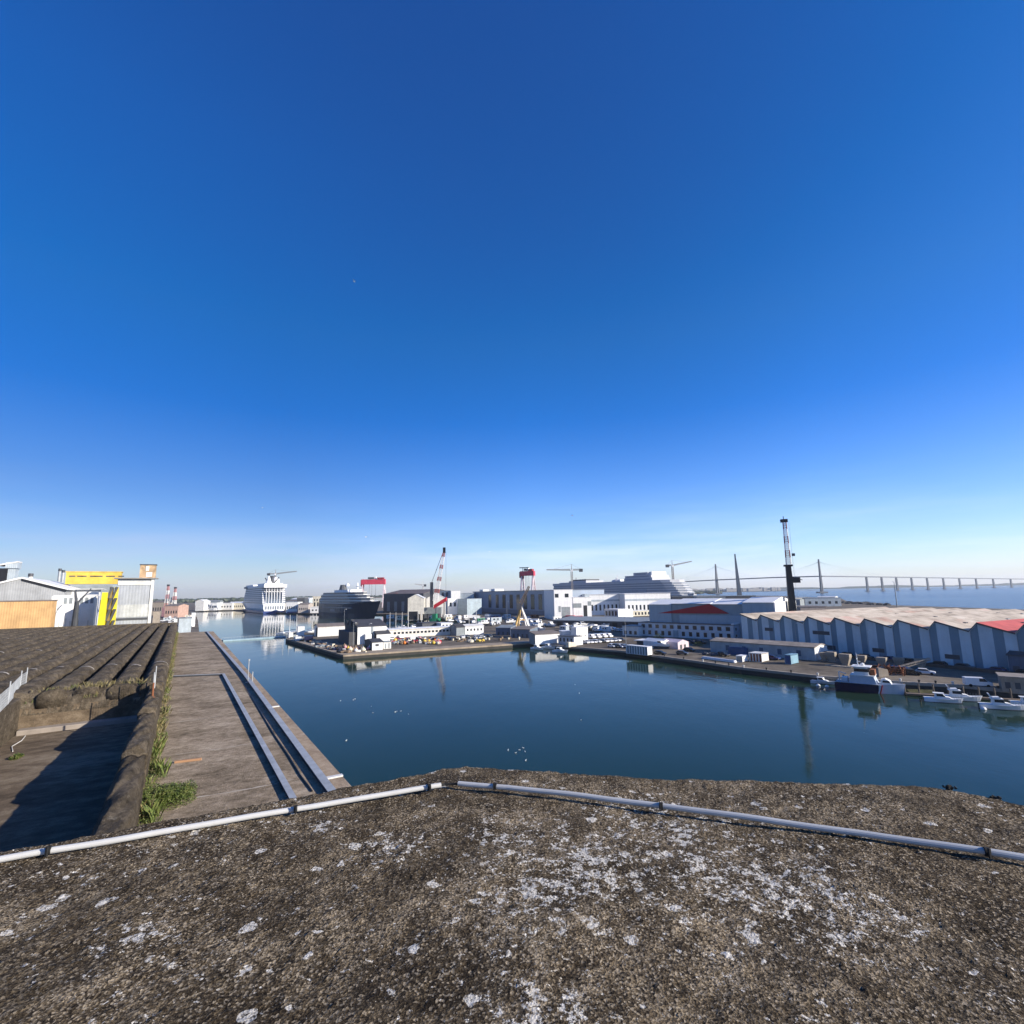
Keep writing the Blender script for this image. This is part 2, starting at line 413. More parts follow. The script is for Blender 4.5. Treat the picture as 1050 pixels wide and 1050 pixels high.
# slab under the ribs and the ribs themselves
MB(floor_m).box(-45, -.9, 46.75, 150, 2, 17.0).build('rib_slab', bunker)
a = -.72
for k in range(24):
    y1 = 149-R.uniform(0, .8)
    mb = rough_beam(a-1.48, a-.02, 46.9+R.uniform(-.2, .25), y1, 16.9, 18.0+R.uniform(-.06, .06), 18.0, .50, beam_m, .055, .42)
    bo = mb.build('roof_beam', bunker, smooth=True)
    # pale mortar arcs over the rib joints
    for y in (60+R.uniform(-2, 2), 86+R.uniform(-3, 3), 116+R.uniform(-3, 3)):
        n0 = R.randint(0, 3); n1 = R.randint(5, 8); c = a-.75; ring = []
        for i in range(n0, n1+1):
            th = math.pi*(.08+.105*i)
            for (k_, dz) in ((0, .0), (.3, .0)): ring.append((c+.71*math.cos(th), y+k_, 18.0-.47+.53*math.sin(th)+.025))
        jb = MB(jm); jb.add(ring, [(2*i, 2*i+2, 2*i+3, 2*i+1) for i in range(n1-n0)]); jb.build('joint_mortar', bo)
    a -= 1.86
ew = MB(beam_m); ew.box(-45, -.9, 150.02, 151.2, 2, 18.15); ew.build('end_parapet', bunker, bevel=.1)
# rough bank of old mortar and rubble across the rib ends
bk = MB(beam_m); n_ = 60; vs = []
for i in range(n_+1):
    x = -8.42+(8.42-1.7)*i/n_
    for (yy, zz) in ((46.74, 16.55), (46.80, 16.95), (47.0, 17.45), (47.5, 17.86), (48.3, 17.92)):
        vs.append((x, yy-R.uniform(0, .12)*(yy > 46.75), zz+R.uniform(-.1, .1)*(yy > 46.75)+.12*math.sin(i*.55)*(yy > 46.9)))
bk.add(vs, [(i*5+k, (i+1)*5+k, (i+1)*5+k+1, i*5+k+1) for i in range(n_) for k in range(4)]); bk.build('rib_end_bank', bunker, smooth=True)
# metal cable trays on the terrace
def tray(name, label, pts, w=.16, hgt=.20):
    """pts in bunker frame; low galvanised tray with its side skirts"""
    root = thing(name, label, 'cable tray', (0, 0, 0), BA)
    top, side = MB(galv), MB(dgrey)  # skirts dark grey all round: the tray's shaded side put into the colour
    for (p, q) in zip(pts[:-1], pts[1:]):
        d = (Vector(q)-Vector(p)).normalized(); n_ = Vector((-d.y, d.x, 0))
        P, Q = Vector((p[0], p[1], 0)), Vector((q[0], q[1], 0))
        c = [P-n_*w, Q-n_*w, Q+n_*w, P+n_*w]
        top.add([(v.x, v.y, TZ+z) for z in (hgt, hgt+.025) for v in c], [(3, 2, 1, 0), (4, 5, 6, 7), (0, 1, 5, 4), (1, 2, 6, 5), (2, 3, 7, 6), (3, 0, 4, 7)])
        c = [P-n_*(w-.03), Q-n_*(w-.03), Q+n_*(w-.03), P+n_*(w-.03)]
        side.add([(v.x, v.y, TZ+z) for z in (0.0, hgt-.002) for v in c], [(3, 2, 1, 0), (4, 5, 6, 7), (0, 1, 5, 4), (1, 2, 6, 5), (2, 3, 7, 6), (3, 0, 4, 7)])
    top.build('tray_cover', root); side.build('tray_body', root); return root
def gb(u, v, z=TZ): p = G(u, v, z); return W2B(p)
tray('cable_tray', 'grey metal cable tray along the outer edge of the bunker terrace', [gb(212, 648), gb(251, 693), gb(333, 806), (gb(333, 806)[0], 14)], .17, .17)
tray('cable_tray', 'shorter grey metal cable tray bending off in the middle of the terrace', [gb(178, 694.5), gb(229, 692.5), gb(295, 813), (gb(295, 813)[0], 14)], .13, .15)
pw = thing('cable', 'thin dark cable wandering between the two metal trays', 'cable', (0, 0, 0), BA)
pp = [gb(u, v) for (u, v) in ((250, 702), (262, 722), (281, 754), (296, 776), (308, 796), (320, 812))]
MB(black).tube([(p[0], p[1], TZ+.03) for p in pp], .035, 6).build('cable_run', pw)
tile = MB(M('orange_timber', (.42, .24, .13), .8)).box(0, 1.15, 0, .16, 0, .1); o = tile.build('timber_offcut', bevel=.01)
p = G(178.5, 783, TZ); o.location = p; o.rotation_euler = (0, 0, rad(22)); tag(o, 'short orange-brown timber offcut lying on the terrace', 'timber')
# thin sign post at terrace edge, white kerb patch
p = G(254, 700, TZ)
root = thing('slender_post', 'thin grey post standing beside the outer cable tray', 'post', p)
MB(galv).bar((0, 0, 0), (0, 0, 2.1), .04, .04, 6).bar((0, 0, 2.0), (.0, 0, 2.15), .09, .09, 6).build('shaft', root)
MB(galv).box(-.15, .15, -.15, .15, 0, .08).build('base_plate', root)
p = G(258.5, 700, TZ); o = MB(galv).bar((0, 0, 0), (0, 0, 1.0), .05, .05, 6).box(-.1, .1, -.1, .1, 0, .05).build('stub_post'); o.location = p
tag(o, 'short stub post right of the thin post', 'post')
for (u, v, l) in ((281, 725, 'far'), (343, 797, 'near')):
    p = G(u, v, TZ-.06); o = MB(whitew).box(-.35, .35, -.12, .12, 0, .06).build('edge_slab'); o.location = p; o.rotation_euler = (0, 0, BA)
    tag(o, 'pale flat slab across the terrace edge at its %s end' % l, 'slab')
# fences
def wire_fence(label, pts, z, hgt=1.05):
    root = thing('mesh_fence', label, 'fence', (0, 0, 0), BA)
    mb = MB(galv)
    for (p, q) in zip(pts[:-1], pts[1:]):
        P, Q = Vector((*p, z)), Vector((*q, z)); n_ = int((Q-P).length/.16)
        for i in range(n_+1):
            c = P.lerp(Q, i/n_); mb.bar(c, c+Vector((0, 0, hgt)), .008)
        for k in range(7): mb.bar(P+Vector((0, 0, hgt*k/6)), Q+Vector((0, 0, hgt*k/6)), .008)
    mb.build('mesh_panel', root)
    for p in pts: MB(galv).bar((*p, z), (*p, z+hgt+.3), .035, .035, 6).build('fence_post', root)
wire_fence('leaning grey wire mesh fence on the side ledge at the left', [gb(26, 704, 17.75), gb(20, 708, 17.75), gb(8, 722, 17.75), gb(-8, 738, 17.75)], 17.75)
wire_fence('short wire mesh fence on the weedy parapet', [(-1.3, 46.2), (-1.25, 44.2), (-1.27, 42.4)], 17.9, .95)
o = MB(rust).bar((0, 0, 0), (0, 0, .9), .06, .05, 6).box(-.1, .1, -.1, .1, 0, .05).build('rusty_pipe'); o.location = B2W(-1.2, 40)+Vector((0, 0, 17.9)); tag(o, 'short rusty pipe stub on the parapet below the mesh fence', 'pipe')

# ------------------------------------------------------------------ weeds
def leafmat(name, cs):
    m, t, b = nt(name); oi = coords(t); n1 = noise(t, oi, 6, 3, .6)
    t.links.new(ramp(t, n1, [(.35, cs[0]), (.5, cs[1]), (.65, cs[2])]), b.inputs['Base Color']); b.inputs['Roughness'].default_value = .6
    return m
leaf = leafmat('weed_leaf', [(.04, .062, .010), (.085, .12, .020), (.17, .18, .05)])
dry = leafmat('dry_grass', [(.09, .085, .03), (.17, .14, .055), (.26, .21, .10)])
def leafy(mb, c, rx, ry, rz, n, size):
    for _ in range(n):
        while True:
            q = Vector((R.uniform(-1, 1), R.uniform(-1, 1), R.uniform(0, 1)))
            if q.length < 1: break
        p = Vector(c)+Vector((q.x*rx, q.y*ry, q.z*rz))
        a_ = R.uniform(0, 6.28); d = Vector((math.cos(a_), math.sin(a_), R.uniform(-.5, .9))).normalized()*size*R.uniform(.6, 1.5)
        s_ = d.cross(Vector((R.uniform(-1, 1), R.uniform(-1, 1), 1))).normalized()*size*.32
        mb.add([p-d*.5, p+s_, p+d*.5, p-s_], [(0, 1, 2, 3)])
def blades(mb, c, r, n, hgt):
    for _ in range(n):
        a_ = R.uniform(0, 6.28); rr = r*math.sqrt(R.random()); p = Vector(c)+Vector((rr*math.cos(a_), rr*math.sin(a_), 0))
        h_ = hgt*R.uniform(.5, 1.2); l = Vector((R.uniform(-.5, .5), R.uniform(-.5, .5), 0))*h_; s_ = Vector((R.uniform(-1, 1), R.uniform(-1, 1), 0)).normalized()*.012
        mb.add([p-s_, p+s_, p+l*.4+Vector((0, 0, h_*.65))+s_*.7, p+l+Vector((0, 0, h_))], [(0, 1, 2, 3)])
strip = MB(leaf)
y = 17.0
while y < 142:
    wdt = .35+.2*math.sin(y*.9)+R.uniform(-.1, .15)
    hh = .45+.25*math.sin(y*1.3+1)
    if y > 60: wdt, hh = .35, .45
    strip.mat(leaf if R.random() < (.62 if y < 34 else .3) else dry)
    x = -.8+R.uniform(0, max(.05, wdt*.8))
    if R.random() < .7: leafy(strip, (x, y, TZ), .28, .3, hh, 60 if y < 40 else 14, .055 if y < 40 else .12)
    else: blades(strip, (x, y, TZ), .25, 30 if y < 40 else 10, hh*1.0)
    y += .16 if y < 45 else .3
o = strip.build('weed_strip', kind='stuff'); o.rotation_euler = (0, 0, BA); o['label'] = 'strip of green and dry weeds along the foot of the parapet'; o['category'] = 'weeds'
def bush(label, a_, b_, z, rr, hh, n, size):
    root = thing('weed_bush', label, 'bush', B2W(a_, b_)+Vector((0, 0, z)), BA)
    mb = MB(leaf); leafy(mb, (0, 0, 0), rr, rr*1.1, hh, n, size)
    for i in range(9): leafy(mb, (R.uniform(-rr, rr)*.8, R.uniform(-rr, rr)*.9, R.uniform(0, hh*.5)), rr*.35, rr*.35, hh*.6, n//8, size)
    mb.build('foliage', root)
    st = MB(wood)
    for i in range(9): st.bar((R.uniform(-.1, .1), R.uniform(-.1, .1), 0), (R.uniform(-rr, rr)*.7, R.uniform(-rr, rr)*.7, hh*.8), .012, .006)
    st.build('stems', root)
pb = gb(176, 822, TZ); bush('dense green weed bush between the parapet and the terrace at near end', pb[0]-.1, pb[1], TZ, .95, .70, 4200, .065)
pb = gb(152, 838, TZ); bush('tall pale green weed against the near end of parapet', pb[0], pb[1], TZ, .32, .80, 900, .065)
pb = gb(16, 778, FZ); bush('small weed tuft beside a white cable on the lower floor', pb[0], pb[1], FZ, .30, .26, 260, .08)
pb = gb(56, 739, FZ); bush('small dark weed tuft at foot of the ribbed roof end', pb[0], pb[1], FZ, .30, .45, 240, .09)
rg = MB(dry)
for _ in range(110):
    x = R.uniform(-8.4, -1.8) if R.random() < .6 else R.gauss(-4.4, .9); y = 46.95+abs(R.gauss(0, .8))
    rg.mat(leaf if R.random() < .2 else dry); blades(rg, (x, y, 17.3 if y < 47.3 else 17.85), .25, 9, R.uniform(.15, .42))
o = rg.build('dry_weeds', kind='stuff'); o.rotation_euler = (0, 0, BA); o['label'] = 'dry weeds along the end of the concrete ribs'; o['category'] = 'weeds'
pts = [gb(u, v, FZ) for (u, v) in ((13, 771), (12, 766), (22, 760), (26, 755))]
o = MB(whitew).tube([(p[0], p[1], FZ+.03) for p in pts], .025, 6).build('white_cable'); o.rotation_euler = (0, 0, BA); tag(o, 'short bent white cable lying on the lower floor', 'cable')

# ------------------------------------------------------------------ the roof platform we stand on
PZ = 22.4
def vnoise(x, y, seed):
    xi, yi = np.floor(x).astype(np.int64), np.floor(y).astype(np.int64); fx, fy = x-xi, y-yi
    fx = fx*fx*(3-2*fx); fy = fy*fy*(3-2*fy)
    def hsh(i, j):
        n_ = (i*374761393+j*668265263+seed*1442695041) & 0xffffffff
        n_ = ((n_ ^ (n_ >> 13))*1274126177) & 0xffffffff
        return ((n_ ^ (n_ >> 16)) & 0xffff)/65535.0
    return (hsh(xi, yi)*(1-fx)+hsh(xi+1, yi)*fx)*(1-fy)+(hsh(xi, yi+1)*(1-fx)+hsh(xi+1, yi+1)*fx)*fy
rimpx = [(-40, 881), (0, 872.5), (75, 858), (150, 843), (225, 829), (300, 814), (360, 803), (410, 794), (455, 784), (478, 782), (520, 785), (600, 790), (700, 795), (850, 801), (930, 805), (970, 808), (1010, 816), (1060, 827)]
rim = [G(u, v, PZ) for u, v in rimpx]
RX = np.array([-9.0]+[p.x for p in rim]+[9.0]); RY = np.array([rim[0].y-(rim[0].x+9)*.53]+[p.y for p in rim]+[rim[-1].y-(9-rim[-1].x)*.55])
xs = np.concatenate([np.linspace(-9, -4.3, 30)[:-1], np.arange(-4.3, 4.7, .0125), np.linspace(4.7, 9, 30)])
ss = np.concatenate([np.linspace(-3.5, 1.55, 26)[:-1], np.arange(1.55, 4.0, .0125)])   # distance rows measured back from the rim
nx = len(xs); ry = np.interp(xs, RX, RY)
ry = ry+.03*(vnoise(xs*6, xs*0, 3)-.5)+.02*(vnoise(xs*25, xs*0+5, 4)-.5)
nr = 330
tt = np.concatenate([np.linspace(0, 1, 26)[:-1]*.42, np.linspace(.42, 1, nr)])
X = np.repeat(xs[None, :], len(tt), 0); Y = -4+(ry[None, :]+4)*tt[:, None]
def fb(s, seed, o=3):
    r = 0; a_ = 1; n_ = 0
    for k in range(o): r = r+a_*(vnoise(X*s*2**k+7*k, Y*s*2**k+3*k, seed+k)-.5); n_ += a_; a_ *= .55
    return r/n_
edge = np.clip((ry[None, :]-Y)/.10, 0, 1)
Z = PZ+\
    .05*fb(.8, 1, 3)+.018*fb(5, 9, 3)+.006*fb(30, 21, 2)+.008*(vnoise(X*75, Y*75, 5)-.5)
peb = vnoise(X*38, Y*38, 77); Z += .004*np.clip((peb-.72)/.2, 0, 1)
Z -= .05*(1-edge)**2
Zl = Z[-1]
rows = [(X, Y, Z)]
ex, ey, ez = [xs], [ry], [Zl]
vx = [X.ravel()]; vy = [Y.ravel()]; vz = [Z.ravel()]
for (dy, dz) in ((.015, -.05), (.03, -.14), (.02, -.6), (.02, -8.0), (.02, -25)):
    vx.append(xs); vy.append(ry+dy); vz.append(Zl+dz)
V = np.stack([np.concatenate(vx), np.concatenate(vy), np.concatenate(vz)], 1)
nrow = len(tt)+5
idx = np.arange(nrow*nx).reshape(nrow, nx)
F = np.stack([idx[:-1, :-1], idx[:-1, 1:], idx[1:, 1:], idx[1:, :-1]], -1).reshape(-1, 4)
me = bpy.data.meshes.new('roof_platform'); me.vertices.add(len(V)); me.vertices.foreach_set('co', V.ravel())
me.loops.add(F.size); me.loops.foreach_set('vertex_index', F.ravel()); me.polygons.add(len(F))
me.polygons.foreach_set('loop_start', np.arange(0, F.size, 4)); me.polygons.foreach_set('loop_total', np.full(len(F), 4))
me.update(calc_edges=True); me.validate()
m, t, b = nt('lichen_concrete'); co = coords(t)
g1 = noise(t, co, 7, 8, .72); g2 = noise(t, co, 75, 5, .75, (1, 1, 1)); g3 = noise(t, co, 1.6, 5, .6)
vor = node(t, 'ShaderNodeTexVoronoi', i_Scale=95.0); t.links.new(co, vor.inputs['Vector'])
sp = node(t, 'ShaderNodeSeparateColor'); t.links.new(vor.outputs['Color'], sp.inputs[0])
f = math_(t, 'ADD', math_(t, 'MULTIPLY', g2, .5), math_(t, 'ADD', math_(t, 'MULTIPLY', g1, .34), math_(t, 'MULTIPLY', g3, .22)))
c = ramp(t, f, [(.42, (.010, .007, .004)), (.49, (.056, .041, .024)), (.55, (.140, .107, .066)), (.625, (.40, .32, .215))])
c = mix(t, math_(t, 'MULTIPLY', ramp(t, sp.outputs[0], [(.80, 0), (.84, 1)]), .6), c, (.46, .385, .28))
c = mix(t, math_(t, 'MULTIPLY', ramp(t, noise(t, co, 1.1, 6, .7), [(.50, 0), (.62, 1)]), .5), c, (.05, .036, .02))
c = mix(t, math_(t, 'MULTIPLY', ramp(t, sp.outputs[1], [(.74, 0), (.80, 1)]), .75), c, (.014, .011, .008))
c = mix(t, math_(t, 'MULTIPLY', ramp(t, noise(t, co, 2.6, 5, .65), [(.52, 0), (.70, 1)]), .45), c, (.03, .024, .018))
# pale lichen: colonies with ragged edges, thick in a drift and scattered singly elsewhere
drift = None
for (pu, pv, rr) in ((560, 905, .42), (600, 880, .42), (720, 885, .55), (800, 905, .45), (520, 860, .32), (400, 868, .25), (570, 1050, .22), (860, 930, .2), (330, 850, .15), (140, 960, .12), (690, 850, .45)):
    q = G(pu, pv, PZ); vs_ = node(t, 'ShaderNodeVectorMath', operation='DISTANCE'); t.links.new(co, vs_.inputs[0]); vs_.inputs[1].default_value = q
    k_ = ramp(t, math_(t, 'DIVIDE', vs_.outputs['Value'], rr*1.7), [(0, 1), (1, 0)])
    drift = k_ if drift is None else math_(t, 'MAXIMUM', drift, k_)
drift = math_(t, 'ADD', drift, math_(t, 'MULTIPLY', ramp(t, noise(t, co, .9, 3, .5), [(.5, 0), (.66, 1)]), .4))
l1 = noise(t, co, 12, 9, .78); l2 = noise(t, co, 45, 5, .7)
lf = math_(t, 'ADD', math_(t, 'MULTIPLY', l1, .66), math_(t, 'MULTIPLY', l2, .34))
thr = math_(t, 'ADD', lf, math_(t, 'MULTIPLY', drift, .082))
lmask = ramp(t, thr, [(.592, 0), (.610, 1)])
v2 = node(t, 'ShaderNodeTexVoronoi', i_Scale=7.0, i_Randomness=1.0); 
wn = node(t, 'ShaderNodeVectorMath', operation='ADD'); nz = node(t, 'ShaderNodeTexNoise', i_Scale=16.0, i_Detail=4.0); t.links.new(co, nz.inputs['Vector'])
sc1 = node(t, 'ShaderNodeVectorMath', operation='SCALE'); t.links.new(nz.outputs['Color'], sc1.inputs[0]); sc1.inputs['Scale'].default_value = .09
t.links.new(co, wn.inputs[0]); t.links.new(sc1.outputs[0], wn.inputs[1]); t.links.new(wn.outputs[0], v2.inputs['Vector'])
sp2 = node(t, 'ShaderNodeSeparateColor'); t.links.new(v2.outputs['Color'], sp2.inputs[0])
rad_ = math_(t, 'MULTIPLY', math_(t, 'POWER', sp2.outputs[0], 2.2), .30)
disc = math_(t, 'MULTIPLY', math_(t, 'LESS_THAN', v2.outputs['Distance'], rad_), ramp(t, l2, [(.40, 0), (.48, 1)]))
lm = math_(t, 'MAXIMUM', lmask, disc)
lcol = mix(t, ramp(t, l2, [(.35, 0), (.65, 1)]), (.30, .285, .25), (.86, .815, .72))
c = mix(t, math_(t, 'MULTIPLY', lm, .94), c, lcol)
oc = ramp(t, noise(t, co, 5.0, 6, .7), [(.70, 0), (.74, 1)])
c = mix(t, math_(t, 'MULTIPLY', oc, .5), c, (.36, .20, .08))
t.links.new(c, b.inputs['Base Color']); b.inputs['Roughness'].default_value = .95; b.inputs['Specular IOR Level'].default_value = .12
bump(t, b, math_(t, 'ADD', g2, math_(t, 'MULTIPLY', vor.outputs['Distance'], .6)), .012, 1.0)
me.materials.append(m)
o = bpy.data.objects.new('roof_platform', me); C.objects.link(o); struct(o)
def surf(x, y):
    j = min(range(nx), key=lambda i: abs(xs[i]-x)); k = int(np.argmin(np.abs(Y[:, j]-y))); return float(Z[k, j])
# electrical conduit along the rim
plastic = M('grey_white_pvc', (.50, .50, .48), .4, var=.08, scale=3, streak=0)
def conduit(label, px, clamps):
    root = thing('conduit_pipe', label, 'pipe', (0, 0, 0))
    pts = []
    for (u, v) in px:
        p = G(u, v, PZ+.04); pts.append(p)
    fine = []
    for p_, q_ in zip(pts[:-1], pts[1:]):
        for k in range(5): w_ = p_.lerp(q_, k/5); w_.z += .0022*math.sin(w_.x*5.3)-.001*math.sin(w_.x*11); w_.y += .0025*math.sin(w_.x*2.7); fine.append(w_)
    fine.append(pts[-1])
    mb = MB(plastic); mb.tube(fine, .019, 12); mb.build('pipe_run', root, smooth=False)
    for (u, v) in clamps:
        p = G(u, v, PZ+.045); d = (pts[-1]-pts[0]).normalized(); n_ = Vector((-d.y, d.x, 0))
        mb = MB(rubber); mb.bar(p-d*.012, p+d*.012, .025, .025, 12)
        mb.bar(p-n_*.035-Vector((0, 0, .02)), p-n_*.035+Vector((0, 0, .035)), .008); mb.build('pipe_clamp', root)
conduit('white plastic conduit pipe along the left rim of the roof', [(-30, 887), (40, 874), (130, 859), (220, 844), (303, 829.5), (380, 817), (452, 805)], [(50, 872), (303, 829.5), (440, 807)])
conduit('grey-white plastic conduit pipe along the right rim of the roof', [(470, 803), (520, 807.5), (600, 816.5), (680, 826.5), (780, 840), (880, 854), (960, 866), (1080, 884)], [(508, 806), (678, 826.3), (1012, 873.5)])
o = MB(rubber).tube([G(450, 805.5, PZ+.04), G(456, 804.5, PZ+.03), G(463, 804, PZ+.032), G(472, 803.3, PZ+.04)], .010, 6).build('black_wire'); tag(o, 'short black wire joining the ends of the two conduit pipes', 'wire')
for (u, v) in ((973, 808.5), (1022, 820)):
    mb = MB(M('dark_moss', (.03, .028, .022), .95))
    for _ in range(26): mb.blob((R.gauss(0, .013), R.gauss(0, .011), R.uniform(-.012, .016)), .011, .011, .010, 5, .4)
    o = mb.build('moss_clump'); o.location = G(u, v, PZ+.0); tag(o, 'small dark moss clump on the right rim, %s' % ('the left one' if u < 1000 else 'the right one'), 'moss clump')
# ------------------------------------------------------------------ land
stone = M('dark_quay_stone', (.045, .043, .038), .8, scale=.3)  # quay sides, darker than the ground on top
def groundmat(name, a_, b_, c_, s1):
    m, t, b = nt(name); co = coords(t)
    n1 = noise(t, co, s1, 7, .65); n2 = noise(t, co, s1*14, 5, .7)
    f = math_(t, 'ADD', math_(t, 'MULTIPLY', n1, .65), math_(t, 'MULTIPLY', n2, .35))
    t.links.new(ramp(t, f, [(.38, a_), (.5, b_), (.63, c_)]), b.inputs['Base Color']); b.inputs['Roughness'].default_value = .92
    b.inputs['Specular IOR Level'].default_value = .2
    return m
quay_m = groundmat('quay_asphalt', (.070, .058, .044), (.135, .112, .084), (.23, .192, .145), .035)
pen_m = quay_m
def land(name, pts, z0, z1, top):
    mb = MB(top); mb.prism([(p[0], p[1]) for p in pts], z0, z1); n = len(pts)
    mb.mat(stone)
    for i in range(2, 2+n): mb.mi[i] = 1
    mb.mi[0] = 1
    return struct(mb.build(name))
pen = [G(*p) for p in ((503, 640.5), (470, 643.5), (400, 647.5), (330, 648.5), (300, 648.5), (293, 655), (352, 672), (555, 658.5), (566, 661.5), (580, 663))]
rq = [G(*p) for p in ((642, 668), (656, 670.3), (717, 678.5), (760, 684.8), (840, 693.5), (930, 700), (984, 703), (1062, 711))]
east = [Vector(p) for p in ((220, 40, 0), (430, 60, 0))]+[G(1050, 625), G(900, 620), G(870, 617), G(862, 613.6), G(800, 611), G(715, 610.6)]
far = [Vector(p) for p in ((700, 3900, 0), (-2500, 3900, 0), (-1300, 1500, 0))]
nshore = [G(*p) for p in ((200, 626.5), (240, 625.3), (292, 628.3), (335, 629.5), (396, 629.6), (440, 633), (490, 637))]
land('quay_ground', pen+rq+east+far+nshore, -3, ZQ, quay_m)
lb = [B2W(6.0, 146), G(203, 636), G(199, 626.8), Vector((-1320, 1520, 0)), Vector((-2520, 3890, 0)), Vector((-4200, 1500, 0)), Vector((-1800, -250, 0)), B2W(-60, -60), B2W(-4, 0)]
land('left_quay_ground', lb, -3, ZQ-.02, quay_m)
def kerb(pts, w_=.9, h_=.16, m=concrete):
    mb = MB(m)
    for p, q in zip(pts[:-1], pts[1:]):
        p, q = Vector((p[0], p[1], 0)), Vector((q[0], q[1], 0)); d = (q-p).normalized(); n_ = Vector((-d.y, d.x, 0))
        k = [p-n_*.05, q-n_*.05, q+n_*w_, p+n_*w_]
        mb.prism([(v.x, v.y) for v in k], ZQ-.5, ZQ+h_)
    return struct(mb.build('quay_kerb'))
kerb(pen[6:8], 9.0, .12, MATS.get('tan_quay_paving') or M('tan_quay_paving', (.34, .275, .20), .9, scale=.3, var=.3, streak=0))
kerb(pen[5:7], 3.2, .11, M('tan_quay_paving', (.34, .275, .20), .9, scale=.3, var=.3, streak=0))
kerb(pen[7:10]+rq, 1.0, .16, M('pale_kerb_stone', (.36, .31, .25), .85))
kerb([G(396, 629.6), G(440, 633), G(490, 637)], 1.0, .2)
# far shores
def coast(name, pts, hs, mat, thick=200):
    mb = MB(mat); n = len(pts)
    vs = []
    for p, h_ in zip(pts, hs):
        d = Vector((p.x, p.y, 0)).normalized(); q = p+d*thick
        vs += [(p.x, p.y, -1), (p.x+d.x*thick*.3, p.y+d.y*thick*.3, h_*.8), (p.x+d.x*thick*.6, p.y+d.y*thick*.6, h_), (q.x, q.y, -1)]
    fs = []
    for i in range(n-1):
        for k in range(3): fs.append((i*4+k, (i+1)*4+k, (i+1)*4+k+1, i*4+k+1))
    mb.add(vs, fs); return struct(mb.build(name))
coastm = M('distant_coast_green', (.055, .07, .045), .9, scale=.01)
us = [690+i*9 for i in range(50)]
coast('far_coast', [at(u, 5200+300*math.sin(u*.02), 0) for u in us], [14+R.uniform(0, 10)+6*math.sin(u*.05) for u in us], coastm, 500)
us = [690+i*9 for i in range(50)]
coast('sand_bank', [at(u, 3300, 0) for u in us if u > 790], [1.0+R.uniform(0, .8) for u in us if u > 790], farland, 120)
wm_ = leafmat('far_wood_foliage', [(.020, .032, .014), (.038, .052, .022), (.06, .072, .034)])
wd = MB(wm_)
for _ in range(1500):
    D = R.uniform(2300, 3500); u = R.uniform(60, 740)
    p = at(u, D); s = R.uniform(9, 22); hgt = R.uniform(9, 17)
    if u > 560: hgt *= .7
    wd.blob((p.x, p.y, hgt*.5), s, s, hgt*.75, 6, .3)
wd.build('far_wood', kind='stuff')

# ------------------------------------------------------------------ building helpers
def front(u0, v0, u1, vtop, ang, D=None):
    p = at(u0, D) if D else G(u0, v0); a_ = rad(ang)
    L = along(p, a_, u1); h_ = zat(p, vtop)-ZQ
    return p, a_, L, h_
def depth_to(p, a_, L, u, side):
    """depth so that the far corner of the left / right end reaches column u"""
    q = p if side == 'left' else p+Vector((math.cos(a_), math.sin(a_), 0))*L
    d = Vector((-math.sin(a_), math.cos(a_), 0)); lo, hi = 0, 300
    for _ in range(50):
        m_ = (lo+hi)/2; c = proj(q+d*m_)[0]
        if (c > u) == (side == 'left'): lo = m_
        else: hi = m_
    return lo
def panes(root, L, z0, z1, n, w_, x0=.04, x1=.96, mat=glass, y=-.05, name='window'):
    for i in range(n):
        c = L*(x0+(x1-x0)*(i+.5)/n); ww = L*(x1-x0)/n*w_/2
        MB(mat).box(c-ww, c+ww, y, .05, z0, z1).build(name, root)
def endpanes(root, L, dp, z0, z1, n, w_, mat=glass, name='window'):
    for i in range(n):
        c = dp*(i+.5)/n; ww = dp/n*w_/2
        MB(mat).box(L-.05, L+.05, c-ww, c+ww, z0, z1).build(name, root)
def building(name, label, f, dp, wall, roof, style='flat', cat='building', rise=None, ends=None, over=.25):
    p, a_, L, h_ = f
    root = thing(name, label, cat, (p.x, p.y, ZQ), a_)
    if style == 'flat':
        MB(wall).box(0, L, 0, dp, -.2, h_-.25).build('wall', root)
        MB(roof).box(-over, L+over, -over, dp+over, h_-.249, h_).build('roof', root)
    elif style in ('gx', 'mono'):
        rs = rise or dp*.28
        if style == 'gx': prof = [(0, -.2), (dp, -.2), (dp, h_), (dp/2, h_+rs), (0, h_)]; rl = [(-over, h_-.05), (dp/2, h_+rs), (dp+over, h_-.05)]
        else: prof = [(0, -.2), (dp, -.2), (dp, h_+rs), (0, h_)]; rl = [(-over, h_-.05), (dp+over, h_+rs+.02)]
        MB(wall).ext_x(prof, 0, L).build('wall', root)
        rp = [(y, z+.03) for y, z in rl]+[(y, z+.3) for y, z in rl[::-1]]
        mb = MB(roof); k = len(rl)
        for i in range(k-1): mb.ext_x([rp[i], rp[i+1], rp[2*k-2-i], rp[2*k-1-i]], -over, L+over)
        mb.build('roof', root)
        if ends:
            for x0, x1 in ((-.06, 0.02), (L-.02, L+.06)): MB(ends).ext_x(prof, x0, x1).build('gable', root)
    elif style == 'gy':
        rs = rise or L*.2
        MB(wall).ext_y([(0, -.2), (L, -.2), (L, h_), (L/2, h_+rs), (0, h_)], 0, dp).build('wall', root)
        mb = MB(roof)
        for s in (0, 1):
            e = (-over, h_-.05) if s == 0 else (L+over, h_-.05)
            mb.ext_y([(e[0], e[1]+.03), (L/2, h_+rs+.03), (L/2, h_+rs+.3), (e[0], e[1]+.3)], -over, dp+over)
        mb.build('roof', root)
    return root, L, h_
SH, LIT = -57, 30

